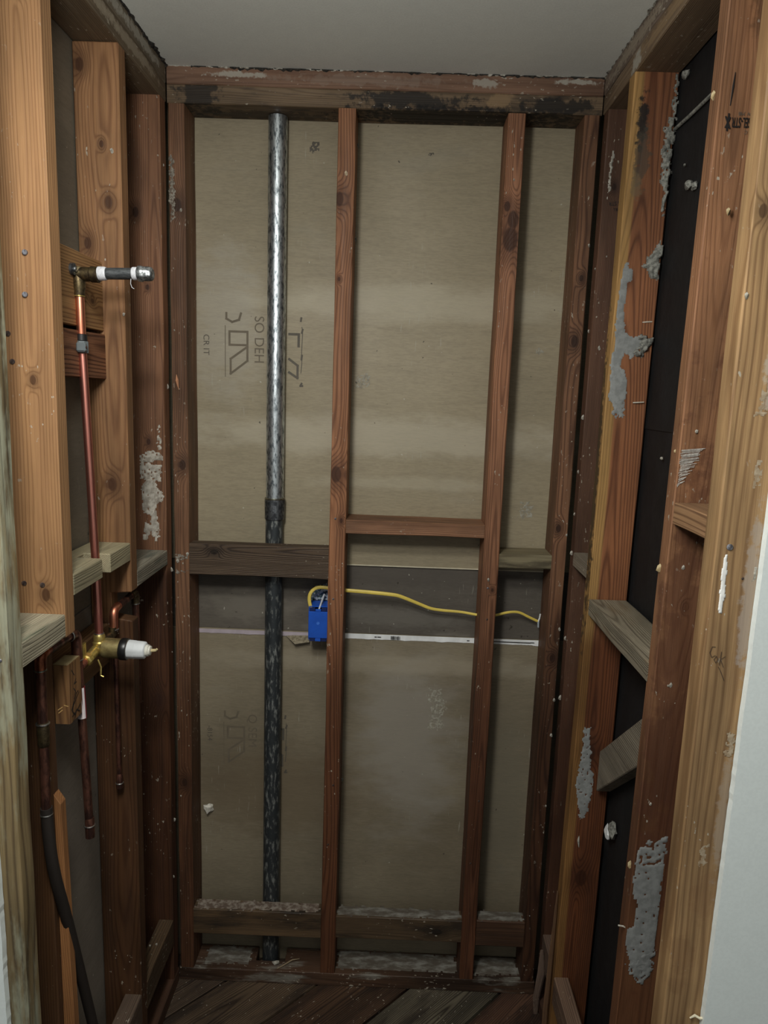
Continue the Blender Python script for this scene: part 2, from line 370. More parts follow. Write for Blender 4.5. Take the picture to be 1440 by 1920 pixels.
floor = tag(empty('floor', (0, 1, 0)), kind='structure')
subfloor = tobj('subfloor', box(-1.4, 1.4, -1.0, 2.1, -.08, -.021), plain('dark_subfloor', (40, 32, 26), .9), floor)
fl_cols = [((104, 84, 66), (52, 38, 28)), ((92, 66, 48), (48, 32, 24)), ((126, 118, 100), (50, 40, 32)), ((98, 68, 52), (46, 30, 24)), ((100, 82, 66), (50, 38, 30))]
c45 = math.sqrt(.5); pitch = .187
for i in range(-8, 9):
    # board i lies between seams; seam line: x - y = s
    off = (-.441-1.802)+i*.265+.004; a, b = off*c45, off*c45+pitch-.007
    bm = bmesh.new(); ev = Vector((c45, c45, 0)); en = Vector((c45, -c45, 0))
    vs = [bm.verts.new(ev*l+en*w_+Vector((0, 0, z))) for z in (-.021, 0) for l, w_ in ((-3, a), (3.2, a), (3.2, b), (-3, b))]
    for f in ((0, 3, 2, 1), (4, 5, 6, 7), (0, 1, 5, 4), (1, 2, 6, 5), (2, 3, 7, 6), (3, 0, 4, 7)): bm.faces.new([vs[k] for k in f])
    for co, no in (((-.75, 0, 0), (-1, 0, 0)), ((.65, 0, 0), (1, 0, 0)), ((0, 2.0, 0), (0, 1, 0)), ((0, .2, 0), (0, -1, 0))):
        r = bmesh.ops.bisect_plane(bm, geom=list(bm.verts)+list(bm.edges)+list(bm.faces), plane_co=co, plane_no=no, clear_outer=True)
        eg = [e for e in r['geom_cut'] if isinstance(e, bmesh.types.BMEdge)]
        if eg: bmesh.ops.edgeloop_fill(bm, edges=eg)
    if not bm.verts: bm.free(); continue
    bmesh.ops.bevel(bm, geom=list(bm.edges), offset=.0015, segments=1, affect='EDGES')
    lc = fl_cols[i % 5]
    mw = Matrix((Vector((c45, -c45, 0)), Vector((0, 0, -1)), Vector((c45, c45, 0)))).transposed().to_4x4(); mw.translation = en*((a+b)/2)+ev*.6
    bm.transform(mw.inverted()); me = bpy.data.meshes.new('plank'); bm.to_mesh(me); bm.free()
    kn = [((.02, 0, 1.0+.2*(i % 3)), .016)] if i in (0, 2, 3) else []
    link('plank', me, wood('wood_plank', lc[0], lc[1], seed=60+i, knots=kn, ring=150, line=.9, blot=.6, dirt=(40, 30, 24), dirt_amt=.35, speck=.5, bumps=1., rough=.7), floor, mw)

# back wall: plasterboard of the next room seen from behind
wall_back = tag(empty('wall_back', (0, BK, 0)), kind='structure')
gp1 = gypsum_paper('gypsum_paper_upper', (164, 152, 126), (153, 142, 117), 1, smear_amt=.22, hazes=[(.065+.05, 1.93-1.232, .5, .05, (190, 182, 160), .45, 8), (.065, 1.585-1.232, .6, .055, (196, 188, 168), .45, 8), (.065-.45, 1.86-1.232, .10, .2, (176, 172, 160), .4, 12), (.065+.06, 1.46-1.232, .3, .02, (190, 182, 160), .3, 12)])
gp2 = gypsum_paper('gypsum_paper_middle', (108, 101, 92), (92, 86, 78), 2, smear=(150, 146, 136), smear_amt=.4, dark=(48, 44, 40), hazes=[(.065-.38, .07, .14, .05, (132, 126, 114), .5, 20), (.065, .17, .5, .04, (78, 72, 66), .5, 16), (.065+.03, .05, .2, .03, (126, 122, 114), .4, 30)])
gp3 = gypsum_paper('gypsum_paper_lower', (150, 139, 117), (126, 115, 95), 3, smear_amt=.22, hazes=[(.065+.07, .72, .15, .28, (158, 152, 142), .6, 7), (.065+.35, .55, .08, .3, (120, 114, 98), .5, 8), (.065-.3, .55, .3, .15, (112, 96, 74), .5, 14), (.065, .95, .6, .03, (176, 166, 146), .4, 10)])
edge_m = plain('gypsum_edge', (206, 198, 174), .8)
pu = tobj('gypsum_panel', box(-.75, .62, BK, BK+.013, 1.232, CE-.001, .001), gp1, wall_back)
pm = tobj('gypsum_panel', box(-.75, .62, BK+.005, BK+.015, 1.036, 1.2315, .0005), gp2, wall_back)
pl_ = tobj('gypsum_panel', box(-.75, .62, BK, BK+.013, 0, 1.0355, .001), gp3, wall_back)
pm['label'] = 'grey recessed strip between the two brown sheets'
# bare lip under the upper sheet and the thin pale bead beside the corner
tobj('paper_lip', box(-.13, .42, BK-.0012, BK+.004, 1.2305, 1.2335), edge_m, wall_back)
tobj('edge_bead', box(.4325, .4350, BK-.004, BK+.001, 1.40, 2.31), edge_m, wall_back)
tape_w = plain('white_joint_tape', (236, 238, 238), .6); tape_l = plain('lilac_joint_tape', (182, 170, 178), .6)
def ragstrip(name, x0, x1, zt, zb, mat, seed):
    bm = bmesh.new(); n = int((x1-x0)/.004); pr = None
    for i in range(n+1):
        x = x0+(x1-x0)*i/n; k = max(0, noise.noise(Vector((x*30, seed, 0))))*.003
        a = bm.verts.new((x, BK-.0008, zt)); b = bm.verts.new((x, BK-.0016-k, zb-k+noise.noise(Vector((x*200, 0, seed)))*.0006))
        a2 = bm.verts.new((x, BK-.0001, zt)); b2 = bm.verts.new((x, BK-.0001, zb-k))
        if pr:
            bm.faces.new((pr[0], a, b, pr[1])); bm.faces.new((pr[1], b, b2, pr[3])); bm.faces.new((pr[2], a2, a, pr[0]))
        pr = (a, b, a2, b2)
    return flatobj(name, bm, mat, wall_back, False)
ragstrip('joint_tape', -.527, -.20, 1.0335, 1.0225, tape_l, 1)['label'] = 'dirty lilac end tape of the sheet'
ragstrip('joint_tape', -.20, .42, 1.0355, 1.0215, tape_w, 2)['label'] = 'clean white end tape with small print'
# torn flap near the blue box
bm = bmesh.new(); vs = [bm.verts.new(p) for p in ((-.285, BK-.001, 1.024), (-.215, BK-.001, 1.026), (-.216, BK-.016, 1.011), (-.255, BK-.022, 1.006))]; bm.faces.new(vs)
flatobj('torn_paper', bm, speckled('torn_kraft', (150, 140, 118), (110, 100, 80), 120), wall_back, False)
# small print and bar code on the tape
bm = bmesh.new()
x = .010
while x < .036:
    w_ = rnd.choice((.0008, .0012, .0018)); strokes_bm([[(x, 1.0235), (x, 1.0325)]], (0, BK-.003, 0), (1, 0, 0), (0, 0, 1), (0, -1, 0), w_, bm); x += w_+rnd.choice((.0007, .0012))
x = .295
while x < .405:
    l = rnd.uniform(.001, .004); strokes_bm([[(x, 1.029), (x+l, 1.029)]], (0, BK-.003, 0), (1, 0, 0), (0, 0, 1), (0, -1, 0), .0022, bm); x += l+rnd.uniform(.0008, .002)
strokes_bm([[(-.035, 1.029), (-.031, 1.029)], [(-.027, 1.029), (-.019, 1.029)], [(.222, 1.0285), (.227, 1.0285)]], (0, BK-.003, 0), (1, 0, 0), (0, 0, 1), (0, -1, 0), .0022, bm)
flatobj('tape_print', bm, black_ink, wall_back, False)
# printed marks on the paper, turned on their side
def panel_marks(cx, cz, sc, mirror=0):
    U, V, N_ = (1, 0, 0), (0, 0, 1), (0, -1, 0); o = (cx, BK, cz); w_ = .0055*sc; bm = bmesh.new()
    sq = lambda x0, x1, z0, z1: [(x0, z0), (x1, z0), (x1, z1), (x0, z1), (x0, z0)]
    strokes_bm([sq(-.075, -.028, -.018, .016)], o, U, V, N_, w_, bm)
    strokes_bm([[(-.072, -.092), (-.028, -.058), (-.028, -.022), (-.072, -.054), (-.072, -.092)]], o, U, V, N_, w_, bm)
    strokes_bm([[(-.083, .062), (-.083, .048), (-.068, .040), (-.05, .046), (-.045, .062)]], o, U, V, N_, w_, bm)
    strokes_bm([[(-.086, .03), (-.086, -.10)]], o, U, V, N_, w_*.35, bm)
    m1 = flatobj('printed_mark', bm, pale_ink, wall_back, False)
    bm = bmesh.new(); o = (cx+(.036 if cz > 1.5 else .014), BK, cz)
    strokes_bm([[(.046, .014), (.070, .014), (.070, -.016)]], o, U, V, N_, w_*1.2, bm)
    strokes_bm([[(.046, -.05), (.068, -.066), (.068, -.098), (.046, -.084)]], o, U, V, N_, w_*1.1, bm)
    strokes_bm([[(.078, .032), (.080, .02), (.078, -.03), (.079, -.06), (.077, -.085)]], o, U, V, N_, w_*.35, bm)
    strokes_bm([[(.076, .055), (.075, .048)], [(.08, .026), (.078, .018)], [(.079, -.04), (.078, -.05)], [(.079, -.112), (.076, -.118), (.081, -.118)]], o, U, V, N_, w_*.9, bm)
    flatobj('printed_mark', bm, faded_ink, wall_back, False)
panel_marks(-.365, 1.828, 1.)
panel_marks(-.372, .728, 1.)
text_obj('printed_lettering', 'SO DEH', .036, (-.374, BK, 1.885), (0, 0, -1), (1, 0, 0), pale_ink, wall_back, sx=.95).scale = (1, 1, 1)
text_obj('printed_lettering', 'CR IT', .022, (-.508, BK, 1.835), (0, 0, -1), (1, 0, 0), faded_ink, wall_back)
text_obj('printed_lettering', 'Q SEM', .036, (-.388, BK, .785), (0, 0, -1), (1, 0, 0), pale_ink, wall_back)
text_obj('printed_lettering', '-8154', .020, (-.505, BK, .745), (0, 0, -1), (1, 0, 0), faded_ink, wall_back)
# torn plaster lump, knot-like holes
o_ = auto(flatobj('torn_gypsum', rock_bm((-.502, BK-.008, .492), (.013, .009, .013), 3, 2, .7), speckled('bright_gypsum', (232, 228, 216), (200, 196, 184), 90), wall_back)); o_['label'] = 'white torn lump of gypsum'
for (x, z, s, sd) in ((-.225, 2.30, .012, 1), (.066, 2.29, .006, 2), (.080, 1.98, .002, 4), (-.36, 1.61, .003, 5), (.30, 1.005, .002, 6)):
    bm = patch_bm([(-s, -s), (s, -s*.8), (s*.8, s), (-s*.7, s*.9)], (x, BK, z), (1, 0, 0), (0, 0, 1), (0, -1, 0), .0006, max(.0015, s/4), .003, .35, sd)
    if bm.verts: flatobj('paper_scar', bm, faded_ink, wall_back)
    else: bm.free()
for (x, z, w_, h, sd) in ((.14, .86, .02, .02, 1), (.155, .83, .018, .018, 2), (.145, .79, .02, .035, 3), (.36, 1.40, .02, .022, 4), (-.09, 1.73, .018, .02, 6), (.37, 1.82, .012, .008, 8)):
    bm = patch_bm([(-w_, -h), (w_, -h*.7), (w_, h), (-w_*.7, h)], (x, BK, z), (1, 0, 0), (0, 0, 1), (0, -1, 0), .0007, .0022, .006, .42, sd)
    if bm.verts: flatobj('plaster_scrape', bm, speckled('scrape', (168, 164, 150), (140, 134, 118), 90), wall_back)
    else: bm.free()

# left wall backing (plasterboard of the neighbouring room), right wall backing (black felt over sheathing)
wall_left = tag(empty('wall_left', (LO, 1.4, 0)), kind='structure')
gpl = gypsum_paper('gypsum_paper_side', (132, 126, 112), (112, 106, 94), 5, smear_amt=.25)
tobj('gypsum_panel', box(LO-.013, LO-.0005, .99, 1.899, 1.215, CE-.001, .001), gpl, wall_left)
tobj('gypsum_panel', box(LO-.013, LO-.0005, .99, 1.899, 0, 1.2125, .001), gypsum_paper('gypsum_paper_side_low', (142, 134, 122), (118, 110, 100), 6, smear_amt=.3), wall_left)
wall_right = tag(empty('wall_right', (RO, 1.4, 0)), kind='structure')
felt = speckled('black_felt', (24, 24, 25), (16, 16, 18), 160, .7, .2, (1, 1, .4), mott=.3)
for k, (z0, z1, dx) in enumerate(((0, .62, .004), (.615, 1.642, .002), (1.640, CE-.001, 0))):
    bm = bmesh.new(); ny, nz = 14, 12; g = {}
    for i in range(ny+1):
        for j in range(nz+1):
            y = .985+(1.899-.985)*i/ny; z = z0+(z1-z0)*j/nz
            g[i, j] = bm.verts.new((RO+.001+dx+abs(noise.noise(Vector((y*9, z*6, k))))*.004*(0 if j in (0, nz) else 1), y, z))
    for i in range(ny):
        for j in range(nz): bm.faces.new((g[i, j], g[i+1, j], g[i+1, j+1], g[i, j+1]))
    r = bmesh.ops.extrude_face_region(bm, geom=list(bm.faces)); bmesh.ops.translate(bm, verts=[v for v in r['geom'] if isinstance(v, bmesh.types.BMVert)], vec=(.004, 0, 0))
    o_ = tobj('felt_sheet', bm, felt, wall_right, smooth=False)
tobj('sheathing', box(RO+.0125, RO+.03, .985, 1.899, 0, CE-.001), plain('sheathing', (30, 24, 20), .9), wall_right)
tobj('mortar_line', tube_bm([(RO-.002, 1.612, 2.252), (RO-.003, 1.5, 2.249), (RO-.003, 1.36, 2.25)], .0035, seg=8), mortar, wall_right)
for (y, z, s, sd) in ((1.47, 2.115, .012, 1), (1.44, 2.105, .010, 2), (1.54, 2.34, .012, 3), (1.50, 2.16, .004, 5), (1.47, 1.585, .005, 9)):
    auto(flatobj('mortar_crumb', rock_bm((RO-.003, y, z), (s*.6, s, s*.7), sd), mortar if sd != 9 else white_pl, wall_right))
auto(flatobj('plaster_lump', rock_bm((RO-.006, 1.545, .70), (.010, .016, .020), 4, 2, .6), mortar, wall_right))
o_ = auto(flatobj('plaster_lump', rock_bm((RO-.013, 1.555, .685), (.007, .011, .015), 8, 2, .8), speckled('white_lump', (236, 238, 238), (206, 208, 208), 60), wall_right)); o_['label'] = 'bright white piece of plaster'

# front return walls either side of the opening
def ragged_wall(name, xin, xout, y0, y1, sgn, seed, jag):
    bm = bmesh.new(); poly = [(xout, 0)]; n = 240
    pts = []
    for i in range(n+1):
        z = CE*i/n; k = noise.noise(Vector((z*14, seed, 0)))*jag*.6+noise.noise(Vector((z*90, seed, 2)))*jag*.5
        pts.append((xin(z)+k, z))
    f = [bm.verts.new((x, y0, z)) for x, z in pts]; g = [bm.verts.new((x, y1, z)) for x, z in pts]
    fo = [bm.verts.new((xout, y0, z)) for x, z in pts]; go = [bm.verts.new((xout, y1, z)) for x, z in pts]
    for i in range(n):
        bm.faces.new((f[i], f[i+1], fo[i+1], fo[i])); bm.faces.new((g[i], g[i+1], go[i+1], go[i])); bm.faces.new((f[i], f[i+1], g[i+1], g[i])); bm.faces.new((fo[i], fo[i+1], go[i+1], go[i]))
    bm.faces.new((f[0], g[0], go[0], fo[0])); bm.faces.new((f[-1], g[-1], go[-1], fo[-1]))
    bmesh.ops.recalc_face_normals(bm, faces=bm.faces)
    return tag(tobj(name, bm, paint_wall), kind='structure')
wall_front_right = ragged_wall('wall_front_right', lambda z: .513+.006*z, 1.4, .979, .9915, 1, 4, .0016)
wall_front_left = ragged_wall('wall_front_left', lambda z: -.594-.004*z if z < 1.0 else -.598-.004*(z-1), -1.4, .997, 1.0095, -1, 8, .002)
tobj('paint_drip', tube_bm([(.501, .990, .738), (.507, .988, .745), (.514, .986, .742), (.522, .984, .745)], [.0012, .0022, .002, .002], seg=8), plain('cream_drip', (236, 228, 200), .5), wall_front_right)

# ------------------------------------------------------------------ timber framing
FIR_L, FIR_D = (176, 128, 88), (128, 80, 50)          # clean fir
RED_L, RED_D = (150, 92, 64), (92, 50, 34)            # reddish fir
DRK_L, DRK_D = (112, 76, 58), (64, 42, 32)            # stained
GRY_L, GRY_D = (168, 162, 142), (112, 104, 88)        # weathered
nail_m = metal('nail_steel', (150, 152, 160), (84, 80, 82), 300, .4, .6, met=.4)
rust_m = metal('rusty_nail', (104, 88, 80), (54, 42, 38), 300, .5, .7, met=.3)
def nail(parent, p, n, r=.0042, mat=None, h=.002):
    o = tobj('nail_head', lathe_bm(Vector(p)-Vector(n)*.004, n, [(0, r*.5), (.004, r*.5), (.0042, r), (.004+h*.7, r), (.004+h, r*.75)], 12), mat or nail_m, parent, loc=p)
    return auto(o)
def crumbs(parent, pts, mat, s=.0018, name='plaster_crumb'):
    for i, p in enumerate(pts):
        if name == 'plaster_crumb' and rnd.random() < .3: continue
        q = s*rnd.uniform(.4, 1.4); p = (p[0], p[1], p[2]+rnd.uniform(-.03, .03)) if name == 'plaster_crumb' else p; auto(flatobj(name, rock_bm(p[:3], (q, q*.5, q*1.5), i+3, 1, .7), mat, parent))

# back wall plates
pt2 = timber('top_plate', (XL+.002, XR-.002, D, BK-.001, 2.3995, CE-.0005), 'x', (138, 104, 86), (88, 60, 48), 'upper top plate of the back wall, reddish brown with white plaster scuffs, directly under ceiling', 'plate', speck=.9, blot=.3, line=.4, spots=[(-.40, D, 2.424, (.06, .03, .007), PLAST, .8, 60), (-.1, D, 2.42, (.2, .03, .012), (140, 122, 108), .5, 40), (.18, D, 2.42, (.03, .03, .01), PLAST, .7, 80), (.40, D, 2.428, (.05, .03, .006), PLAST, .8, 60)])
pt1 = timber('top_plate', (XL+.002, XR-.002, D, BK-.001, ZP, 2.399), 'x', (128, 106, 84), (70, 54, 42), 'lower top plate of the back wall, blackened by mould stains, resting on the studs', 'plate', dirt=(40, 36, 34), dirt_amt=.3, blot=.4, speck=.3, spots=[(-.49, D, 2.38, (.05, .2, .03), MOULD, .85, 40), (-.35, 1.87, 2.358, (.2, .03, .02), MOULD, .6, 40), (.0, D, 2.38, (.14, .05, .02), MOULD, .9, 40), (.10, 1.85, 2.36, (.25, .06, .012), (20, 19, 19), .9, 50), (.36, D, 2.375, (.09, .2, .02), MOULD, .9, 40), (.22, D, 2.385, (.03, .03, .02), (150, 124, 92), .6, 60)])
bm = prism([(XL+.001, D), (XR-.001, D), (XR-.001, BK-.001), (-.268, BK-.001), (-.268, 1.845), (-.352, 1.845), (-.352, BK-.001), (XL+.001, BK-.001)], 'xy', 0.0005, T)
bp = tag(tobj('bottom_plate', bm, wood('wood_bottom_plate', (90, 64, 48), (48, 32, 24), 31, dirt=(150, 148, 138), dirt_amt=.25, blot=.6, speck=.8), None, 'x', (XL, 1.854, .02)), 'bottom plate of the back wall, dark and dusty, notched around the drain pipe', 'plate')

zt = ZP-.0005; zb = T+.0005
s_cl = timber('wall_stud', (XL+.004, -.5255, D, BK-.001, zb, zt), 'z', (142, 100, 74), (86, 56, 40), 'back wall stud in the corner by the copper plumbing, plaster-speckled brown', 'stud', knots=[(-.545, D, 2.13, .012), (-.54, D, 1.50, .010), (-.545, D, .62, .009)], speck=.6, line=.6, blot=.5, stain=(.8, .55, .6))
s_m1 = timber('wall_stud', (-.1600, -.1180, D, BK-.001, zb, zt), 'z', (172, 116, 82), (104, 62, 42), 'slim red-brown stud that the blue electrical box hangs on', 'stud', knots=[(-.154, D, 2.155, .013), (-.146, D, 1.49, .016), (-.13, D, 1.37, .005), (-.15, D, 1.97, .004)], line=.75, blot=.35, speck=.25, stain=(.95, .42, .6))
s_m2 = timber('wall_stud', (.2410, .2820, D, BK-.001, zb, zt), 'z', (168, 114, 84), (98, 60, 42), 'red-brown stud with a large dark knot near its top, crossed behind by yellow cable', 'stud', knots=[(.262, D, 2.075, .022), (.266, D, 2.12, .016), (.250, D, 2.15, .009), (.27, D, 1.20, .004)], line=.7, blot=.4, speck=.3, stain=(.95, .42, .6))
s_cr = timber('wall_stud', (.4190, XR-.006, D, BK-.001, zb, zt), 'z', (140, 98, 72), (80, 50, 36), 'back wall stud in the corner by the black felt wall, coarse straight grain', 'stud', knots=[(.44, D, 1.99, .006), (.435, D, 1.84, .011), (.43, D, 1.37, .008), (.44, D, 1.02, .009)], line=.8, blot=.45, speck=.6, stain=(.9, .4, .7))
b1 = timber('cross_block', (-.5250, -.1605, D, D+T, 1.213, 1.296), 'x', (104, 84, 68), (56, 44, 36), 'dark weathered cross block nailed over the drain pipe with wavy grain', 'block', knots=[(-.46, D, 1.275, .008)], ring=170, line=.9, blot=.3, speck=.35, bumps=1., jit=.001)
b2 = timber('cross_block', (-.1175, .2405, D, BK-.002, 1.337, 1.373), 'x', (156, 110, 82), (88, 56, 42), 'red-brown cross block set higher than its neighbours between the two slim studs', 'block', line=.5, blot=.5, speck=.5, dirt=(96, 80, 60), dirt_amt=.2, jit=.001)
b3 = timber('cross_block', (.2825, .4185, D, BK-.002, 1.261, 1.297), 'x', (158, 146, 118), (96, 84, 62), 'short pale grey-brown cross block beside the right-hand corner stud', 'block', line=.6, dirt=(60, 54, 42), dirt_amt=.3, blot=.3, jit=.001)
b4 = timber('low_block', (-.5250, -.1605, D, D+.043, .153, .231), 'x', (112, 88, 64), (50, 38, 28), 'low cross block in front of the foot of the drain pipe, brown with black stains', 'block', dirt=(34, 30, 26), dirt_amt=.5, blot=.5, speck=.3)
b5 = timber('low_block', (-.1175, .2405, D, D+.043, .158, .227), 'x', (98, 78, 58), (46, 35, 26), 'low cross block between the slim studs, top crusted with pale plaster', 'block', knots=[(.17, D, .19, .012)], dirt=(40, 34, 28), dirt_amt=.35, blot=.5, speck=.4)
b6 = timber('low_block', (.2825, .4185, D, D+.043, .151, .230), 'x', (98, 68, 50), (52, 34, 25), 'short low cross block next to the corner, reddish brown', 'block', blot=.4, speck=.4)
crust = speckled('plaster_crust', (92, 84, 74), (140, 138, 130), 34, .9, .6, bd=.001, stretch=(.6, 1.6, 1), lo=.42, hi=.68, detail=10)
grey_dust = speckled('grey_dust', (104, 88, 76), (152, 142, 130), 60, .9, .5, lo=.42, hi=.62, detail=6)
for par, x0, x1, z, sd, hl in ((b4, -.52, -.17, .231, 1, .05), (b5, -.115, .238, .227, 2, .25), (b6, .285, .416, .230, 3, .15), (bp, -.50, -.37, T, 4, .12), (bp, -.112, .236, T, 5, .3), (bp, .285, .415, T, 6, .28)):
    yy0, yy1 = (D+.003, D+.041) if z > .1 else (D+.018, BK-.006)
    bm = patch_bm([(x0, yy0), (x1, yy0+.004), (x1, yy1), (x0, yy1)], (0, 0, z), (1, 0, 0), (0, 1, 0), (0, 0, 1), .0007 if hl > .2 else .0004, .006, .004, 0, sd, .5)
    if bm.verts: flatobj('plaster_dust', bm, crust if hl > .1 else grey_dust, par, False)
    else: bm.free()
for s, xc in ((s_m1, -.139), (s_m2, .262)):
    for z in (1.205, 1.12, .60, .41) if s is s_m2 else (1.375, 1.16, .63, .45): nail(s, (xc+rnd.uniform(-.008, .008), D-.0002, z), (0, -1, 0), .0028, rust_m if z < 1.15 else nail_m, .0015)
crumbs(s_m1, [(-.139, D-.001, 2.213)], speckled('fresh_wood_chip', (220, 206, 180), (190, 170, 140), 100), .0045, 'putty_dot')
crumbs(s_m1, [(-.1175, BK-.02, 2.30), (-.1172, BK-.012, 2.08), (-.1172, BK-.01, .60)], mortar, .0035, 'staple')
crumbs(s_m2, [(.262, D-.001, 2.215), (.258, D-.001, 1.20), (.253, D-.001, 1.185), (.247, D-.001, 2.02), (.262, D-.001, 2.02)], white_pl, .003)
crumbs(s_cr, [(.452, D-.001, z) for z in (2.30, 2.08, 1.77, 1.35, 1.10, .93, .78, .60, .35)]+[(.43, D-.001, .28), (.43, D-.001, 1.11)], white_pl, .0035)
crumbs(s_cl, [(-.556, D-.001, z) for z in (2.2, 2.18, 2.13, 2.09, 1.96, 1.85, 1.27, 1.25, 1.215, .56, .48, .24)]+[(-.535, D-.001, 2.14), (-.545, D-.001, 1.69), (-.53, D-.001, 1.255), (-.55, D-.001, 1.26), (-.542, D-.001, 1.225)], white_pl, .0032)
dullw = speckled('dull_white', (150, 144, 132), (96, 84, 72), 160)
for pts, par, sd in (([(-.563, 1.25), (-.530, 1.253), (-.530, 1.262), (-.563, 1.264)], s_cl, 1), ([(-.562, 1.215), (-.528, 1.216), (-.528, 1.222), (-.562, 1.222)], s_cl, 2), ([(-.562, 2.09), (-.55, 2.10), (-.553, 2.24), (-.562, 2.24)], s_cl, 3)):
    bm = patch_bm(pts, (0, D, 0), (1, 0, 0), (0, 0, 1), (0, -1, 0), .0012, .002, .004, .2, sd, .8)
    if bm.verts: flatobj('plaster_smear', bm, dullw, par)
# splinter on the corner stud, its face hole
tobj('splinter', tube_bm([(-.552, D-.001, 1.727), (-.550, D-.005, 1.712), (-.547, D-.001, 1.690)], [.0006, .004, .0006], seg=6), plain('fresh_splinter', (206, 148, 110), .7), s_cl)

# left wall framing
YB = 1.806
ltp2 = timber('top_plate', (LO+.001, XL, .60, YB, 2.3995, CE-.0005), 'y', (120, 108, 90), (74, 64, 52), 'upper top plate over the plumbing wall, grey and plaster-stained', 'plate', dirt=(150, 146, 132), dirt_amt=.2, blot=.3, speck=.8, line=.3, spots=[(XL, 1.65, 2.42, (.05, .12, .012), PLAST, .7, 70), (XL, 1.45, 2.42, (.05, .12, .012), PLAST, .7, 70)])
ltp1 = timber('top_plate', (LO+.001, XL, .60, YB, ZP, 2.399), 'y', (126, 108, 88), (78, 62, 48), 'lower top plate over the plumbing wall, resting on its studs', 'plate', dirt=(160, 156, 142), dirt_amt=.15, blot=.3, speck=.8, line=.3, spots=[(XL, 1.6, 2.385, (.02, .16, .013), HAZE, .6, 60), (XL, 1.4, 2.385, (.02, .12, .012), HAZE, .6, 60)])
lbp = timber('bottom_plate', (LO+.001, XL, .90, YB, .0005, T), 'y', (98, 68, 52), (52, 36, 28), 'bottom plate of the plumbing wall, dark brown', 'plate')
# stud A, cut short to x=-.597 below the block
bm = prism([(LO+.001, zb), (-.612, zb), (-.612, 1.249), (XL, 1.252), (XL, zt), (LO+.001, zt)], 'xz', 1.195, 1.233, .002)
locA = ((LO+XL)/2, 1.214, zb)
mi = Vector(locA)
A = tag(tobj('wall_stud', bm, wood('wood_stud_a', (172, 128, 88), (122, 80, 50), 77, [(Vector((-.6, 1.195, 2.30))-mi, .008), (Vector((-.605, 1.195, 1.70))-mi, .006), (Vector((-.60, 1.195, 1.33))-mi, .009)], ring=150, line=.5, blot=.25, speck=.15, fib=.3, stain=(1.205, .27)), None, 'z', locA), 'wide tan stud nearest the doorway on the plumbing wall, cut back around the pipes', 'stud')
for (x, z) in ((-.608, 1.903), (-.611, 1.837)): nail(A, (x, 1.1948, z), (0, -1, 0), .0045, nail_m, .004)
for (x, z) in ((-.643, 1.774), (-.638, 1.729), (-.637, 1.350), (-.605, 1.348)): nail(A, (x, 1.1949, z), (0, -1, 0), .0045, rust_m, .0015)
tag(tobj('nailing_strip', prism([(-.6118, .045), (-.584, .045), (-.599, .92), (-.6118, .94)], 'xz', 1.2125, 1.233, .001), wood('wood_strip', (176, 120, 74), (120, 74, 44), 83, line=.5), A), 'clean orange-tan strip along the lower stud')
# stud B, notched for the crossing pipe
bm = prism([(LO+.001, zb), (XL, zb), (XL, 1.180), (-.612, 1.186), (-.614, 1.243), (XL, 1.246), (XL, zt), (LO+.001, zt)], 'xz', 1.512, 1.549, .002)
locB = ((LO+XL)/2, 1.5305, zb); mi = Vector(locB)
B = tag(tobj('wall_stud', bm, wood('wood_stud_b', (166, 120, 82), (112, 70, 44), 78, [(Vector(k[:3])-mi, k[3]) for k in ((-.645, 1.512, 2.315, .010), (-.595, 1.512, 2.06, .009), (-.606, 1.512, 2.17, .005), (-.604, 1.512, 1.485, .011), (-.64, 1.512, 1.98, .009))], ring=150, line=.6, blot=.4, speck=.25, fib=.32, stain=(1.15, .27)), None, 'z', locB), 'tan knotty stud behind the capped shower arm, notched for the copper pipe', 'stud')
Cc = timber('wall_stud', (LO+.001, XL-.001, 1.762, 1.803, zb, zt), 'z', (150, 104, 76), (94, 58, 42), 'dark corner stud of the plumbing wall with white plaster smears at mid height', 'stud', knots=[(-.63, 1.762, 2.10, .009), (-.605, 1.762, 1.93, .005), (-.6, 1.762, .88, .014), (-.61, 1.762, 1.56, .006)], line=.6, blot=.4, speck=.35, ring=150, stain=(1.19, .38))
dull_pl = speckled('dull_plaster', (190, 184, 172), (150, 142, 130), 60)
# smears on C
for poly, sd, hl, th in (([(-.632, 1.505), (-.578, 1.515), (-.575, 1.527), (-.60, 1.54), (-.632, 1.528)], 1, .15, .002), ([(-.632, 1.465), (-.58, 1.46), (-.578, 1.505), (-.632, 1.505)], 2, .2, .002),
                    ([(-.628, 1.385), (-.605, 1.37), (-.59, 1.40), (-.590, 1.455), (-.61, 1.472), (-.628, 1.455)], 3, .03, .0015), ([(-.60, 1.40), (-.578, 1.41), (-.574, 1.43), (-.585, 1.44)], 4, .2, .002),
                    ([(-.628, 1.318), (-.622, 1.31), (-.606, 1.335), (-.600, 1.31), (-.585, 1.318), (-.592, 1.39), (-.604, 1.39), (-.61, 1.345), (-.625, 1.36)], 5, .08, .0012), ([(-.59, 1.54), (-.575, 1.545), (-.578, 1.60), (-.587, 1.60)], 6, .4, .0012)):
    flatobj('plaster_smear', patch_bm(poly, (0, 1.762, 0), (1, 0, 0), (0, 0, 1), (0, -1, 0), th, .0028, .0035, hl, sd, .8), dull_pl, Cc)
crumbs(Cc, [(XL-.001, 1.765+rnd.random()*.03, z) for z in (2.24, 2.2, 2.05, 1.99, 1.7, 1.2, 1.02, .88, .7, .5, .34)], white_pl, .003)
crumbs(B, [(-.60, 1.511, 2.135), (-.585, 1.511, 2.14), (-.57, 1.511, 1.86)], white_pl, .003)
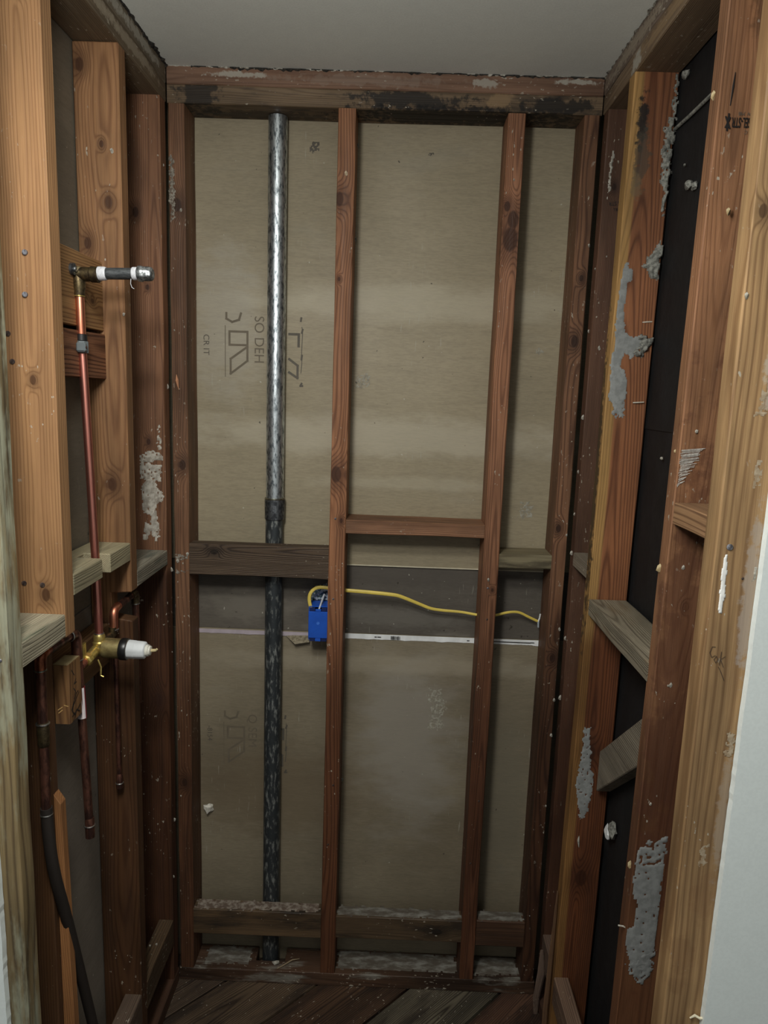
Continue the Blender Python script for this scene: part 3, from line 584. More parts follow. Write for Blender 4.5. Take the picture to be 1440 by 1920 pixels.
# jamb stud
Jm = timber('wall_stud', (LO+.001, XL, 1.0105, 1.051, .0005, zt), 'z', (142, 122, 88), (84, 66, 46), 'greyed weathered jamb stud at the edge of the doorway beside the plumbing wall', 'stud', dirt=(160, 162, 140), dirt_amt=.4, line=.8, blot=.6, ring=90, bumps=.8, jit=.0012)
tobj('staple', rock_bm((-.582, 1.0095, 1.282), (.004, .001, .003), 3, 1), nail_m, Jm)
# fire blocks, left
k1 = timber('fire_block', (LO+.012, XL, 1.0515, 1.1945, 1.2545, 1.297), 'y', (176, 170, 148), (112, 106, 88), 'pale weathered fire block by the doorway, directly above the copper elbow', 'block', dirt=(86, 96, 78), dirt_amt=.3, line=.6, bumps=.9, jit=.0012)
bm = prism([(LO+.006, 1.2335), (XL, 1.2335), (XL, 1.362), (-.622, 1.362), (-.622, 1.400), (XL, 1.400), (XL, 1.5115), (LO+.006, 1.5115)], 'xy', 1.318, 1.358, .002)
k2 = tag(tobj('fire_block', bm, wood('wood_fire_block', (178, 168, 140), (122, 112, 88), 41, line=.35, blot=.35, dirt=(140, 140, 120), dirt_amt=.2, speck=.2, bumps=.6), None, 'y', ((LO+XL)/2, 1.234, 1.338)), 'pale fire block slotted around the copper riser pipe', 'block')
k3 = timber('fire_block', (LO+.006, XL, 1.5495, 1.7615, 1.248, 1.286), 'y', (156, 152, 138), (100, 96, 84), 'short pale fire block next to the plaster-smeared corner stud', 'block', dirt=(92, 100, 92), dirt_amt=.3, line=.6, bumps=.9)
lb1 = timber('low_block', (-.609, XL, 1.5495, 1.7615, .153, .231), 'y', (104, 82, 60), (54, 40, 30), 'low block on edge in the inner corner of the plumbing wall, splintered and dusty', 'block', speck=.9, line=.7)
lb2 = timber('low_block', (-.609, XL, 1.2335, 1.5115, .153, .231), 'y', (112, 94, 80), (60, 48, 40), 'low block on edge near the leaning dark hose, grey dusty top', 'block', speck=.5, line=.7)
crumbs(lb1, [(-.60+rnd.random()*.02, 1.62+rnd.random()*.05, .2315) for _ in range(9)], white_pl, .003)
# backers for the shower outlet and the valve
bk1 = timber('backing_board', (-.655, -.612, 1.2335, 1.5115, 1.805, 1.944), 'y', (176, 132, 86), (112, 72, 44), 'light tan backing board behind the shower elbow, topmost of the two', 'board', knots=[(-.612, 1.46, 1.86, .006)], ring=120, line=.75, blot=.25)
bk2 = timber('backing_board', (-.655, -.609, 1.2335, 1.5115, 1.708, 1.797), 'y', (146, 96, 68), (80, 46, 32), 'dark red-brown backing board behind the grey pipe clamp', 'board', ring=120, line=.9, blot=.4, bumps=.8, jit=.0015)
bk3 = timber('backing_board', (-.658, -.622, 1.2335, 1.5115, 1.082, 1.172), 'y', (150, 112, 76), (88, 60, 40), 'brown backing board running behind the brass valve', 'board', line=.7, blot=.45)
sb = timber('marked_block', (-.622, -.592, 1.250, 1.302, 1.062, 1.178), 'z', (156, 112, 70), (92, 58, 36), 'upright offcut block with black marker scribbles beside the copper pipe', 'block', ring=120, line=.7, blot=.3)
tobj('end_grain', box(-.621, -.5935, 1.2515, 1.3005, 1.1782, 1.1788), wood('wood_endgrain', (206, 186, 144), (160, 132, 92), 9, line=.4, ring=200), sb)
U, V = (0, 1, 0), (0, 0, 1)
flatobj('marker_scribble', strokes_bm([[(1.262, 1.158), (1.272, 1.145)], [(1.278, 1.135), (1.270, 1.128), (1.28, 1.128)], [(1.268, 1.12), (1.274, 1.112), (1.268, 1.10)], [(1.285, 1.108), (1.277, 1.106), (1.256, 1.082), (1.278, 1.098), (1.288, 1.104)], [(1.262, 1.09), (1.258, 1.078), (1.27, 1.066)], [(1.258, 1.068), (1.28, 1.073), (1.292, 1.078)], [(1.262, 1.056), (1.276, 1.074), (1.288, 1.066)]], (-.5918, 0, .006), U, V, (1, 0, 0), .0022), black_ink, sb, False)
flatobj('carved_tally', strokes_bm([[(-.616, 1.102), (-.608, 1.098)], [(-.615, 1.096), (-.607, 1.104)], [(-.614, 1.090), (-.606, 1.096)], [(-.613, 1.084), (-.606, 1.090)], [(-.602, 1.100), (-.595, 1.098)]], (0, 1.2498, 0), (1, 0, 0), V, (0, -1, 0), .0014), plain('scratch', (206, 168, 104), .7), sb, False)

# right wall framing
rtp2 = timber('top_plate', (XR, RO-.001, .60, YB, 2.3995, CE-.0005), 'y', (126, 110, 98), (76, 62, 54), 'upper top plate over the felt wall, splintered and flecked with plaster', 'plate', spots=[(XR, 1.6, 2.42, (.02, .2, .014), HAZE, .5, 90)], speck=1.2, blot=.4, jit=.0015)
rtp1 = timber('top_plate', (XR, RO-.001, .60, YB, ZP, 2.399), 'y', (134, 112, 90), (84, 64, 50), 'lower top plate over the felt wall, brown with a grey plaster scab', 'plate', spots=[(XR, 1.57, 2.375, (.03, .03, .02), PLAST, .8, 60), (XR, 1.4, 2.38, (.02, .15, .012), (150, 124, 90), .5, 60)], blot=.4, speck=.5)
rbp = timber('bottom_plate', (XR, RO-.001, .90, YB, .0005, T), 'y', (92, 62, 48), (50, 34, 28), 'bottom plate of the felt wall, almost black', 'plate')
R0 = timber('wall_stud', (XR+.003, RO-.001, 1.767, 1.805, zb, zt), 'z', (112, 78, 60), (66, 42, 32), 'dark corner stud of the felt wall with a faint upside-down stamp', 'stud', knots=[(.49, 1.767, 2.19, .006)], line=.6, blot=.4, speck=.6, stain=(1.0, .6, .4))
locR = (.507, 1.594, zb)
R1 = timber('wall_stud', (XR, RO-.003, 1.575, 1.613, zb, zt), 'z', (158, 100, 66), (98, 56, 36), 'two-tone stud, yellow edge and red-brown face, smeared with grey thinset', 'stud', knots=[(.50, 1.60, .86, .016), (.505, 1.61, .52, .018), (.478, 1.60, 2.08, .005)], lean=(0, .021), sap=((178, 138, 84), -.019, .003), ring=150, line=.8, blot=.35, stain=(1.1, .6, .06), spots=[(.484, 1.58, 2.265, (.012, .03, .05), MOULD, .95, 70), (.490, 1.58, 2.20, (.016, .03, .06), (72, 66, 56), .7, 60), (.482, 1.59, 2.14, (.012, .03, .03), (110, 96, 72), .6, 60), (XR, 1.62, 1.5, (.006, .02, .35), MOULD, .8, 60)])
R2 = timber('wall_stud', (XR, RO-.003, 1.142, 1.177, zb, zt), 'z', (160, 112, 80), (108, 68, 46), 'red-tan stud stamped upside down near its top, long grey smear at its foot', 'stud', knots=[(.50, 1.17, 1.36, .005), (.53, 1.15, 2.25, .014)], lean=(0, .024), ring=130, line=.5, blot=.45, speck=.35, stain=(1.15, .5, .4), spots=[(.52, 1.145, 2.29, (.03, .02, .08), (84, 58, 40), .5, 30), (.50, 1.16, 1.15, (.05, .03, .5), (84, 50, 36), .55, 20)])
R3 = timber('wall_stud', (XR-.002, RO-.003, .9925, 1.033, .0005, zt), 'z', (182, 144, 102), (126, 90, 58), 'bright tan stud at the doorway, bordered by the white painted wall', 'stud', knots=[(.472, .9925, 1.95, .007)], ring=85, line=.7, blot=.38, speck=.12, fib=.4, cx=.02, spots=[(.515, .9925, 1.43, (.012, .02, .12), (168, 158, 148), .6, 50), (.51, .9925, 1.75, (.012, .02, .05), (190, 184, 172), .5, 60), (.515, .9925, 1.08, (.01, .02, .1), (160, 148, 134), .5, 50), (.50, .9925, .95, (.02, .02, .04), (110, 70, 44), .2, 40), (.475, .9925, .83, (.02, .02, .06), (100, 64, 40), .25, 30)])
nail(R3, (.4815, .9920, 1.984), (0, -1, 0), .0042); nail(R3, (.4785, .9920, 1.5), (0, -1, 0), .0045); nail(R3, (.502, .9920, 1.455), (0, -1, 0), .002, rust_m, .0005)
crumbs(R3, [(.493, .9918, 2.02), (.4625, .992, 1.84), (.4605, 1.02, 1.84)], white_pl, .004)
flatobj('white_paint_mark', patch_bm([(.474, 1.490), (.477, 1.490), (.4785, 1.47), (.4795, 1.43), (.478, 1.402), (.4735, 1.402), (.4715, 1.44), (.4715, 1.465)], (0, .9925, 0), (1, 0, 0), V, (0, -1, 0), .0012, .0012, .0012, 0, 4, .3), plain('bright_paint', (240, 240, 236), .5), R3)
flatobj('pencil_writing', strokes_bm([[(.4745, 1.352), (.470, 1.352), (.4675, 1.343), (.471, 1.336), (.4755, 1.339)], [(.4775, 1.338), (.4745, 1.333), (.4775, 1.328), (.4805, 1.333), (.4775, 1.338)], [(.484, 1.345), (.483, 1.325)], [(.490, 1.338), (.484, 1.333), (.489, 1.322)], [(.482, 1.322), (.486, 1.315), (.492, 1.302)]], (0, .992, 0), (1, 0, 0), V, (0, -1, 0), .0009), pencil, R3, False)
for poly, sd in (([(.500, 2.07), (.520, 2.078), (.540, 2.085), (.54, 2.09), (.52, 2.084), (.500, 2.075)], 1), ([(.516, 1.47), (.521, 1.47), (.52, 1.455), (.516, 1.45)], 2)):
    bm = patch_bm(poly, (0, .9925, 0), (1, 0, 0), V, (0, -1, 0), .0012, .0018, .002, 0, sd, .5)
    if bm.verts: flatobj('plaster_smear', bm, white_pl, R3)
for (p, sd) in (((.505, 1.60), 1), ((.512, 1.20), 2), ((.50, 1.70), 3), ((.492, 1.02), 4)):
    bm = patch_bm([(p[0]-.005, p[1]-.02), (p[0]+.006, p[1]-.012), (p[0]+.006, p[1]+.022), (p[0]-.003, p[1]+.02)], (0, .9925, 0), (1, 0, 0), V, (0, -1, 0), .0004, .0018, .004, .35, sd, .5)
    if bm.verts: flatobj('plaster_smear', bm, speckled('wood_haze', (176, 160, 136), (150, 130, 104), 100), R3)
    else: bm.free()
# stamp on R2: reads upside down
def face_y(y0, lean, z): return y0+lean*(zt-z)
yR2 = face_y(1.142, .024, 2.13)
text_obj('stamp_lettering', 'SEL-STR', .0195, (.5115, yR2-.0012, 2.1185), (-1, 0, 0), (0, .024, -1), black_ink, R2, .0003, .42)
text_obj('stamp_lettering', 'W .MB', .007, (.512, yR2-.0012, 2.1265), (-1, 0, 0), (0, .024, -1), faded_ink, R2)
text_obj('stamp_lettering', 'M.C', .007, (.515, yR2-.0012, 2.101), (-1, 0, 0), (0, .024, -1), faded_ink, R2)
flatobj('stamp_blot', strokes_bm([[(.474, 2.119), (.481, 2.104)], [(.475, 2.105), (.480, 2.118)], [(.478, 2.123), (.4775, 2.101)]], (0, yR2-.0012+.024*2.11, 0), (1, 0, 0), (0, -.024, 1), (0, -1, 0), .0024), black_ink, R2, False)
tobj('drying_crack', tube_bm([(.4805, yR2-.0028, 2.180), (.480, yR2-.0016, 2.160), (.479, yR2-.0008, 2.135)], [.0004, .0014, .0006], seg=6), black_ink, R2)
text_obj('stamp_lettering', 'S STR', .013, (.505, 1.7652, 2.158), (-1, 0, -.1), (0, 0, -1), black_ink, R0, 0, .8)
text_obj('stamp_lettering', 'MILL', .009, (.506, 1.7652, 2.143), (-1, 0, -.1), (0, 0, -1), black_ink, R0, 0, .8)
flatobj('plaster_smear', patch_bm([(.475, 2.16), (.481, 2.20), (.484, 2.27), (.479, 2.27), (.475, 2.22)], (0, 1.767, 0), (1, 0, 0), V, (0, -1, 0), .002, .002, .0025, .1, 2), white_pl, R0)
crumbs(R0, [(XR+.002, 1.775+rnd.random()*.02, z) for z in (2.26, 2.02, 1.86, 1.66, 1.52, 1.41, 1.3, 1.1, .9, .7, .5)]+[(.485, 1.766, z) for z in (2.05, 1.87, 1.80, 1.72)], white_pl, .0035)
# thinset smears on R1 (its face leans a little)
def on_face(y0, lean, poly, th, cell, rag, hole, sd, mat, par, rough=.5, name='thinset_smear'):
    bm = patch_bm(poly, (0, y0+lean*zt, 0), (1, 0, 0), (0, -lean, 1), (0, -1, 0), th, cell, rag, hole, sd, rough)
    if bm.verts: return flatobj(name, bm, mat, par)
    bm.free()
r1 = lambda *a, **k: on_face(1.575, .021, *a, **k)
r1([(.472, 1.985), (.481, 1.990), (.484, 1.976), (.492, 1.975), (.493, 1.958), (.484, 1.948), (.481, 1.90), (.483, 1.87), (.489, 1.845), (.508, 1.835), (.52, 1.842), (.528, 1.825), (.512, 1.80), (.506, 1.785), (.498, 1.80), (.492, 1.80), (.486, 1.785), (.486, 1.77), (.494, 1.765), (.502, 1.745), (.503, 1.71), (.497, 1.692), (.500, 1.672), (.484, 1.675), (.476, 1.69), (.4655, 1.70), (.4645, 1.80), (.470, 1.808), (.466, 1.86), (.468, 1.92)], .0008, .0024, .0015, .0, 1, thinset, R1, .15)
r1([(.478, 1.70), (.500, 1.70), (.502, 1.66), (.478, 1.665)], .001, .0024, .004, .35, 11, thinset, R1, .6)
r1([(.545, 2.035), (.549, 2.03), (.549, 1.962), (.543, 1.952), (.53, 1.958), (.514, 1.985), (.524, 2.01), (.536, 2.018)], .007, .003, .004, 0, 2, mortar, R1, .9, name='mortar_crust')
r1([(.520, 1.845), (.549, 1.835), (.549, 1.82), (.535, 1.80), (.520, 1.79), (.510, 1.80), (.522, 1.82)], .009, .003, .005, .05, 3, mortar, R1, .9, name='mortar_crust')
r1([(.538, 2.27), (.5495, 2.27), (.5495, 2.08), (.540, 2.085), (.540, 2.13), (.532, 2.16), (.532, 2.21), (.528, 2.235)], .006, .003, .005, .08, 4, mortar, R1, .9, name='mortar_crust')
r1([(.541, 2.355), (.5495, 2.355), (.5495, 2.27), (.544, 2.28)], .003, .0028, .004, .2, 5, mortar, R1, .9, name='mortar_crust')
r1([(.478, .925), (.492, .925), (.498, .87), (.503, .82), (.512, .80), (.512, .76), (.505, .72), (.500, .685), (.487, .685), (.480, .73), (.472, .76), (.474, .82), (.480, .87)], .0008, .0024, .003, .06, 6, thinset, R1, .25)
for (x, z) in ((.530, 1.868), (.528, 1.697)):
    tobj('staple', tube_bm([(x-.009, 1.587, z-.001), (x+.002, 1.584, z), (x+.014, 1.585, z+.001)], .0014, seg=8), plain('pale_staple', (206, 200, 184), .4), R1)
tobj('staple', tube_bm([(XR+.03, 1.613, .64), (XR+.028, 1.608, .625), (XR+.031, 1.609, .607)], [.0008, .003, .0008], seg=6), white_pl, R1)
r2 = lambda *a, **k: on_face(1.142, .024, *a, **k)
r2([(.465, .872), (.516, .872), (.516, .70), (.512, .655), (.500, .635), (.478, .655), (.4635, .70), (.4635, .735), (.474, .74), (.476, .80), (.468, .80), (.4635, .83)], .0007, .0030, .0015, 0.004, 1, thinset, R2, .12)
r2([(.465, .905), (.516, .93), (.516, .872), (.465, .872)], .001, .0026, .004, .22, 2, thinset, R2, .6)
r2([(.470, .66), (.516, .70), (.516, .64), (.500, .615), (.480, .635)], .001, .0026, .004, .2, 3, thinset, R2, .6)
rs = random.Random(3); ln = []
for k in range(34):
    z = 1.567+k*.0018+rs.uniform(-.0006, .0006); u1 = .466+(z-1.565)*.56+rs.uniform(-.006, .004); ln.append([(.4625+rs.uniform(0, .003), z-.003), ((.4625+u1)/2, z-.001), (u1, z+.001)])
flatobj('chalky_scrape', strokes_bm(ln, (0, 1.142+.024*zt-.0008, 0), (1, 0, 0), (0, -.024, 1), (0, -1, 0), .0011), speckled('chalk_white', (196, 192, 184), (160, 154, 146), 200), R2, False)
crumbs(R2, [(XR-.001, 1.165, 2.155), (XR+.03, 1.142, 1.985), (XR-.001, 1.175, 1.62), (XR-.001, 1.19, 1.42), (XR-.001, 1.19, .86)], speckled('wood_chip', (206, 190, 150), (170, 150, 110), 100), .0042, 'wood_chip')
crumbs(R2, [(.46+rnd.random()*.06, 1.1415+.024*(zt-z), z) for z in (2.31, 1.72, 1.68, 1.40, 1.36, 1.33, 1.30, 1.24, 1.2, 1.12, 1.05, .98)], white_pl, .0026)
tobj('wood_chip', tube_bm([(XR-.012, 1.19, .735), (XR-.004, 1.186, .737), (XR+.002, 1.185, .733)], .0015, seg=6), white_pl, R2)
# fire blocks, right
f1 = timber('fire_block', (XR, RO-.004, 1.199, 1.592, 1.209, 1.246), 'y', (152, 144, 126), (98, 88, 74), 'long pale fire block between the thinset-smeared stud and the stamped stud', 'block', dirt=(116, 100, 78), dirt_amt=.3, line=.8, bumps=.9, jit=.001)
f2 = timber('fire_block', (XR, RO-.004, 1.0335, 1.1575, 1.502, 1.538), 'y', (168, 128, 94), (106, 72, 50), 'short brown fire block by the bright doorway stud, sawn top pale', 'block', line=.8, blot=.3)
f3 = timber('fire_block', (XR+.002, RO-.004, 1.640, 1.7665, 1.283, 1.318), 'y', (160, 150, 134), (112, 100, 86), 'small grey fire block tucked in the far corner of the felt wall', 'block', speck=.6)
rb1 = timber('low_block', (XR, XR+.036, 1.665, 1.7665, .153, .231), 'y', (124, 100, 88), (70, 52, 44), 'short low block in the far corner of the felt wall, frayed pinkish grey', 'block', speck=.8)
rb2 = timber('low_block', (XR, XR+.036, 1.235, 1.619, .153, .231), 'y', (136, 108, 92), (74, 54, 44), 'long low block at the foot of the felt wall with scuffed top', 'block', speck=.8, line=.7)
# let-in brace, grey, sloping
bm = prism([(1.594, .768), (1.594, .872), (1.27, 1.140), (1.27, 1.035)], 'yz', .517, .5515, .002)
br = tag(tobj('sloping_brace', bm, wood('wood_brace', (140, 132, 118), (92, 82, 70), 52, line=.5, ring=110, blot=.3, dirt=(84, 68, 54), dirt_amt=.2, speck=.4, bumps=.9), None, 'y', (.534, 1.27, .95)), 'grey sloping brace offcut wedged between two studs of the felt wall', 'brace')
# splinters by the right corner foot
sp1 = tag(tobj('wood_splinter', tube_bm([(.452, 1.742, .002), (.448, 1.735, .06), (.456, 1.73, .14), (.452, 1.728, .215)], [.006, .009, .011, .004], seg=6, flat=.35), wood('wood_splinter_a', (132, 112, 100), (80, 62, 52), 3, speck=.8)), 'tall frayed grey splinter standing in the far corner by the felt wall', 'splinter')
sp2 = tag(tobj('wood_splinter', tube_bm([(.452, 1.640, .002), (.449, 1.635, .12), (.452, 1.632, .30), (.4545, 1.630, .47)], [.008, .007, .006, .002], seg=6, flat=.5), wood('wood_splinter_b', (122, 90, 66), (70, 48, 36), 4)), 'long thin brown splinter peeling off beside the two-tone stud', 'splinter')

# ------------------------------------------------------------------ drain pipe
steel = metal('galvanised_pipe', (214, 222, 226), (92, 100, 106), 170, .36, .48, (1, 1, .3), .42, .66, .92, .12)
iron_dk = metal('dark_iron', (124, 128, 132), (64, 66, 70), 140, .42, .6, (1, 1, .5), .38, .62, .9, .5)
steel_lo = metal('scaled_pipe', (72, 77, 80), (160, 164, 160), 120, .42, .65, (1, 1, .3), .50, .68, .6, .4)
px, py = -.3135, 1.8742
dp = empty('drain_pipe', (px, py, -.02), label='tall galvanised steel drain pipe standing in the back wall, bright above its coupling', cat='pipe')
auto(tobj('upper_pipe', lathe_bm((px, py, 1.385), (0, 0, 1), [(0, .0235), (.972, .0235)], 32), steel, dp))
auto(tobj('lower_pipe', lathe_bm((px-.001, py, -.019), (0, 0, 1), [(0, .0237), (.25, .0237), (.8, .0235), (1.40, .0232)], 32), steel_lo, dp))
auto(tobj('coupling', lathe_bm((px, py-.0005, 1.356), (0, 0, 1), [(0, .0238), (.001, .0262), (.006, .0262), (.052, .0268), (.056, .0262), (.058, .0240)], 32), iron_dk, dp))
auto(tobj('coupling_rim', lathe_bm((px, py-.0005, 1.410), (0, 0, 1), [(0, .0266), (.0012, .0272), (.0035, .0270), (.0045, .0255)], 32), metal('rim', (170, 168, 150), (110, 106, 96), 100), dp))
# ------------------------------------------------------------------ electrical
blue = plain('blue_plastic', (28, 88, 196), .35); blue_d = plain('deep_blue_plastic', (12, 34, 90), .5)
eb = empty('electrical_box', (-.187, 1.86, 1.03), label='bright blue plastic electrical box nailed to the slim stud', cat='electrical box')
bx = box(-.2135, -.1612, 1.832, 1.836, 1.042, 1.116, .001)
tobj('back_plate', bx, blue, eb)
for nm, b_ in (('side_wall', (-.2135, -.2108, 1.836, 1.899, 1.036, 1.127)), ('side_wall', (-.1640, -.1612, 1.836, 1.899, 1.036, 1.127)), ('bottom_wall', (-.2108, -.1640, 1.838, 1.899, 1.036, 1.039)), ('top_wall', (-.2108, -.1640, 1.846, 1.899, 1.124, 1.127))):
    tobj(nm, box(*b_, .0006), blue, eb)
for x0, x1 in ((-.2105, -.196), (-.179, -.1645)):
    tobj('knockout', box(x0, x1, 1.834, 1.837, 1.1165, 1.1265, .0004), blue_d, eb); tobj('knockout', box(x0, x1, 1.834, 1.838, 1.0325, 1.0415, .0004), blue_d, eb)
tobj('clamp_tab', box(-.195, -.180, 1.831, 1.836, 1.1165, 1.123, .0006), blue, eb); tobj('clamp_tab', box(-.195, -.180, 1.831, 1.836, 1.0335, 1.0415, .0006), blue, eb)
bm = lathe_bm((-.1875, 1.8322, 1.084), (0, -1, 0), [(0, .0042), (.0012, .0042), (.0013, .003), (.0004, .0028)], 20); auto(tobj('screw_boss', bm, plain('blue_light', (70, 128, 226), .3), eb))
tobj('wire_sheath', tube_bm([(-.187, 1.84, 1.118), (-.184, 1.85, 1.128), (-.180, 1.875, 1.142), (-.177, 1.885, 1.150)], .0024, seg=10), plain('white_sheath', (214, 218, 224), .5), eb)
hm = patch_bm([(-.213, 1.125), (-.162, 1.125), (-.162, 1.168), (-.175, 1.174), (-.20, 1.170), (-.213, 1.155)], (0, BK+.004, 0), (1, 0, 0), V, (0, -1, 0), .004, .0028, .004, .08, 3, .9)
flatobj('torn_hole', hm, speckled('torn_blue_paper', (186, 196, 204), (66, 92, 104), 160, .8, .7, lo=.46, hi=.54), wall_back)
yel = plain('yellow_sheathing', (232, 206, 96), .4)
pts = [(-.2035, 1.846, 1.108), (-.212, 1.850, 1.130), (-.2145, 1.853, 1.148), (-.210, 1.856, 1.163), (-.196, 1.858, 1.1745), (-.175, 1.858, 1.1765), (-.14, 1.858, 1.172), (-.10, 1.858, 1.170), (-.05, 1.860, 1.167), (0, 1.862, 1.163), (.03, 1.864, 1.158), (.08, 1.870, 1.138), (.115, 1.875, 1.124), (.15, 1.877, 1.119), (.20, 1.876, 1.1165), (.25, 1.872, 1.111), (.29, 1.870, 1.113), (.325, 1.874, 1.121), (.355, 1.877, 1.1215), (.385, 1.880, 1.108), (.41, 1.885, 1.096)]
# smooth the path
Pv = [Vector(p) for p in pts]; sm = []
for i in range(len(Pv)-1):
    p0, p1, p2, p3 = Pv[max(i-1, 0)], Pv[i], Pv[i+1], Pv[min(i+2, len(Pv)-1)]
    for k in range(5):
        t = k/5; sm.append(.5*((2*p1)+(p2-p0)*t+(2*p0-5*p1+4*p2-p3)*t*t+(3*p1-p0-3*p2+p3)*t**3))
sm.append(Pv[-1]); rr = [(.0050 if .0 > p.x > -.13 else .0046 if p.x < -.1 else max(.0034, .0050-.008*max(0, p.x))) for p in sm]
cb = tag(auto(flatobj('electrical_cable', tube_bm(sm, rr, seg=12, flat=.55), yel)), 'yellow electrical cable sagging across the grey strip from the blue box', 'cable')
tobj('cable_end', tube_bm([(.4115, 1.885, 1.094), (.4155, 1.888, 1.103), (.417, 1.888, 1.116)], .0022, seg=8), plain('white_wire', (230, 232, 230), .4), cb)
tobj('cable_end', tube_bm([(.4125, 1.885, 1.093), (.414, 1.888, 1.078)], .0026, seg=8), plain('pale_wire', (190, 200, 206), .4), cb)

# ------------------------------------------------------------------ plumbing
cop = metal('bright_copper', (240, 172, 142), (204, 122, 94), 60, .34, .46, (1, 1, .12), .35, .7, 1., .1)
copr = metal('red_copper', (222, 152, 136), (172, 104, 92), 60, .36, .5, (1, 1, .12), .35, .7, 1., .1)
tarn = metal('tarnished_copper', (136, 92, 76), (70, 48, 42), 70, .38, .52, (1, 1, .3), .38, .62, .8, .25)
sol = metal('solder', (204, 204, 200), (150, 150, 146), 200, .3, .5)
brass = metal('brass', (222, 200, 124), (168, 142, 76), 90, .30, .45, (1, 1, 1), .3, .7, .8, .15)
bronze = metal('dark_bronze', (124, 110, 80), (66, 56, 44), 80, .4, .55, (1, 1, 1), .35, .65, .9, .2)
gpipe = metal('grey_nipple', (104, 108, 110), (66, 70, 72), 220, .45, .6, (.3, 1, 1), .35, .65, .6, .3)
tef = speckled('thread_tape', (226, 228, 232), (198, 200, 206), 200, .6, .5, (4, 1, 1))
zinc = metal('zinc_cap', (190, 194, 196), (96, 100, 100), 120, .38, .55, (1, 1, 1), .4, .62, .9, .6)
sv = empty('shower_valve', (-.597, 1.39, 1.155), label='brass shower valve with white cartridge, copper riser and capped shower arm', cat='shower valve')
def pp(name, pts, r, m, fil=0, **k): return auto(tobj(name, tube_bm(pts, r, fil, **k), m, sv))
def ring(p, ax, r, m=None, nm='solder_ring'): return auto(tobj(nm, lathe_bm(Vector(p)-Vector(ax).normalized()*.0015, ax, [(0, r*.92), (.0006, r), (.0024, r), (.003, r*.92)], 20), m or sol, sv))
# riser
yr = 1.386
pp('riser_pipe', [(-.5945, yr+.006, 1.335), (-.600, yr+.002, 1.60), (-.6045, yr, 1.775)], .008, copr)
pp('riser_pipe', [(-.6045, yr, 1.775), (-.6055, yr, 1.862)], .0083, cop)
pp('riser_pipe', [(-.593, yr+.008, 1.185), (-.5945, yr+.006, 1.335)], .008, copr)
auto(tobj('drop_elbow', lathe_bm((-.606, yr, 1.858), (0, 0, 1), [(0, .0095), (.004, .0105), (.012, .0102), (.016, .0118), (.032, .0118), (.048, .0125), (.055, .009)], 24), bronze, sv))
ring((-.606, yr, 1.860), (0, 0, 1), .0102, brass)
auto(tobj('drop_elbow', lathe_bm((-.611, yr, 1.900), (1, 0, 0), [(0, .012), (.010, .0132), (.028, .0132), (.030, .0148), (.043, .0148), (.044, .012)], 24), bronze, sv))
auto(tobj('mounting_ear', lathe_bm((-.6115, yr-.018, 1.906), (1, 0, 0), [(0, .011), (.006, .011)], 20), iron_dk, sv))
ring((-.604, yr-.018, 1.906), (1, 0, 0), .0045, zinc, 'ear_screw')
pp('shower_nipple', [(-.570, yr, 1.902), (-.490, yr, 1.904)], .0108, gpipe)
auto(tobj('thread_tape', lathe_bm((-.5685, yr, 1.902), (1, 0, .02), [(0, .0125), (.003, .0129), (.012, .0126), (.016, .0112)], 24), tef, sv))
auto(tobj('thread_tape', lathe_bm((-.5035, yr, 1.9038), (1, 0, .02), [(0, .0112), (.001, .0120), (.012, .0122)], 24), tef, sv))
tobj('tape_tail', tube_bm([(-.503, yr-.011, 1.893), (-.5035, yr-.012, 1.884), (-.501, yr-.012, 1.877), (-.497, yr-.012, 1.875)], .0006, seg=6), tef, sv)
auto(tobj('pipe_cap', lathe_bm((-.4935, yr, 1.904), (1, 0, .01), [(0, .0130), (.002, .0150), (.007, .0152), (.009, .0138), (.022, .0136), (.026, .0125), (.0285, .009)], 32, ridges=-.05), zinc, sv))
# valve body, axis along +x
zv = 1.158; yv = 1.398
auto(tobj('valve_body', lathe_bm((-.602, yv, zv+.002), (1, 0, -.03), [(0, .014), (.004, .0175), (.014, .018), (.017, .0205), (.055, .0208), (.056, .019)], 32), metal('valve_brass', (176, 162, 112), (126, 112, 74), 60, .38, .5, (1, 1, 1), .3, .7, .7, .1), sv))
auto(tobj('black_collar', lathe_bm((-.550, yv, zv), (1, 0, -.03), [(0, .0222), (.002, .0228), (.013, .0228), (.015, .0215)], 32), plain('black_rubber', (22, 22, 22), .35), sv))
auto(tobj('chrome_ring', lathe_bm((-.5365, yv, zv), (1, 0, -.03), [(0, .0212), (.0015, .0218), (.0025, .0205)], 32), sol, sv))
auto(tobj('cartridge', lathe_bm((-.5345, yv, zv), (1, 0, -.03), [(0, .0190), (.001, .0195), (.014, .0190), (.0145, .0186), (.028, .0180), (.0345, .0175), (.0365, .0150)], 32, ridges=-.03), plain('white_cartridge', (214, 218, 220), .4), sv))
auto(tobj('cartridge_stem', lathe_bm((-.4985, yv, zv-.001), (1, 0, -.03), [(0, .012), (.006, .012), (.0065, .010), (.010, .0098), (.011, .006)], 20), plain('cream_plastic', (216, 214, 202), .4), sv))
auto(tobj('stem_tip', tube_bm([(-.488, yv, zv-.001), (-.478, yv, zv), (-.475, yv-.001, zv+.003)], [.0035, .003, .0022], seg=8), plain('tan_plastic', (200, 184, 140), .4), sv))
for zz in (1.183, 1.135):
    pass
auto(tobj('outlet_nut', lathe_bm((-.593, yr+.008, 1.168), (0, 0, 1), [(0, .013), (.005, .0135), (.008, .0112), (.016, .0120), (.020, .0112), (.0225, .0098)], 24), brass, sv)); ring((-.593, yr+.008, 1.191), (0, 0, 1), .0098)
pp('inlet_stub', [(-.598, yv, zv+.002), (-.598, 1.36, zv-.003), (-.600, 1.335, zv-.006)], [.010, .0105, .009], brass)
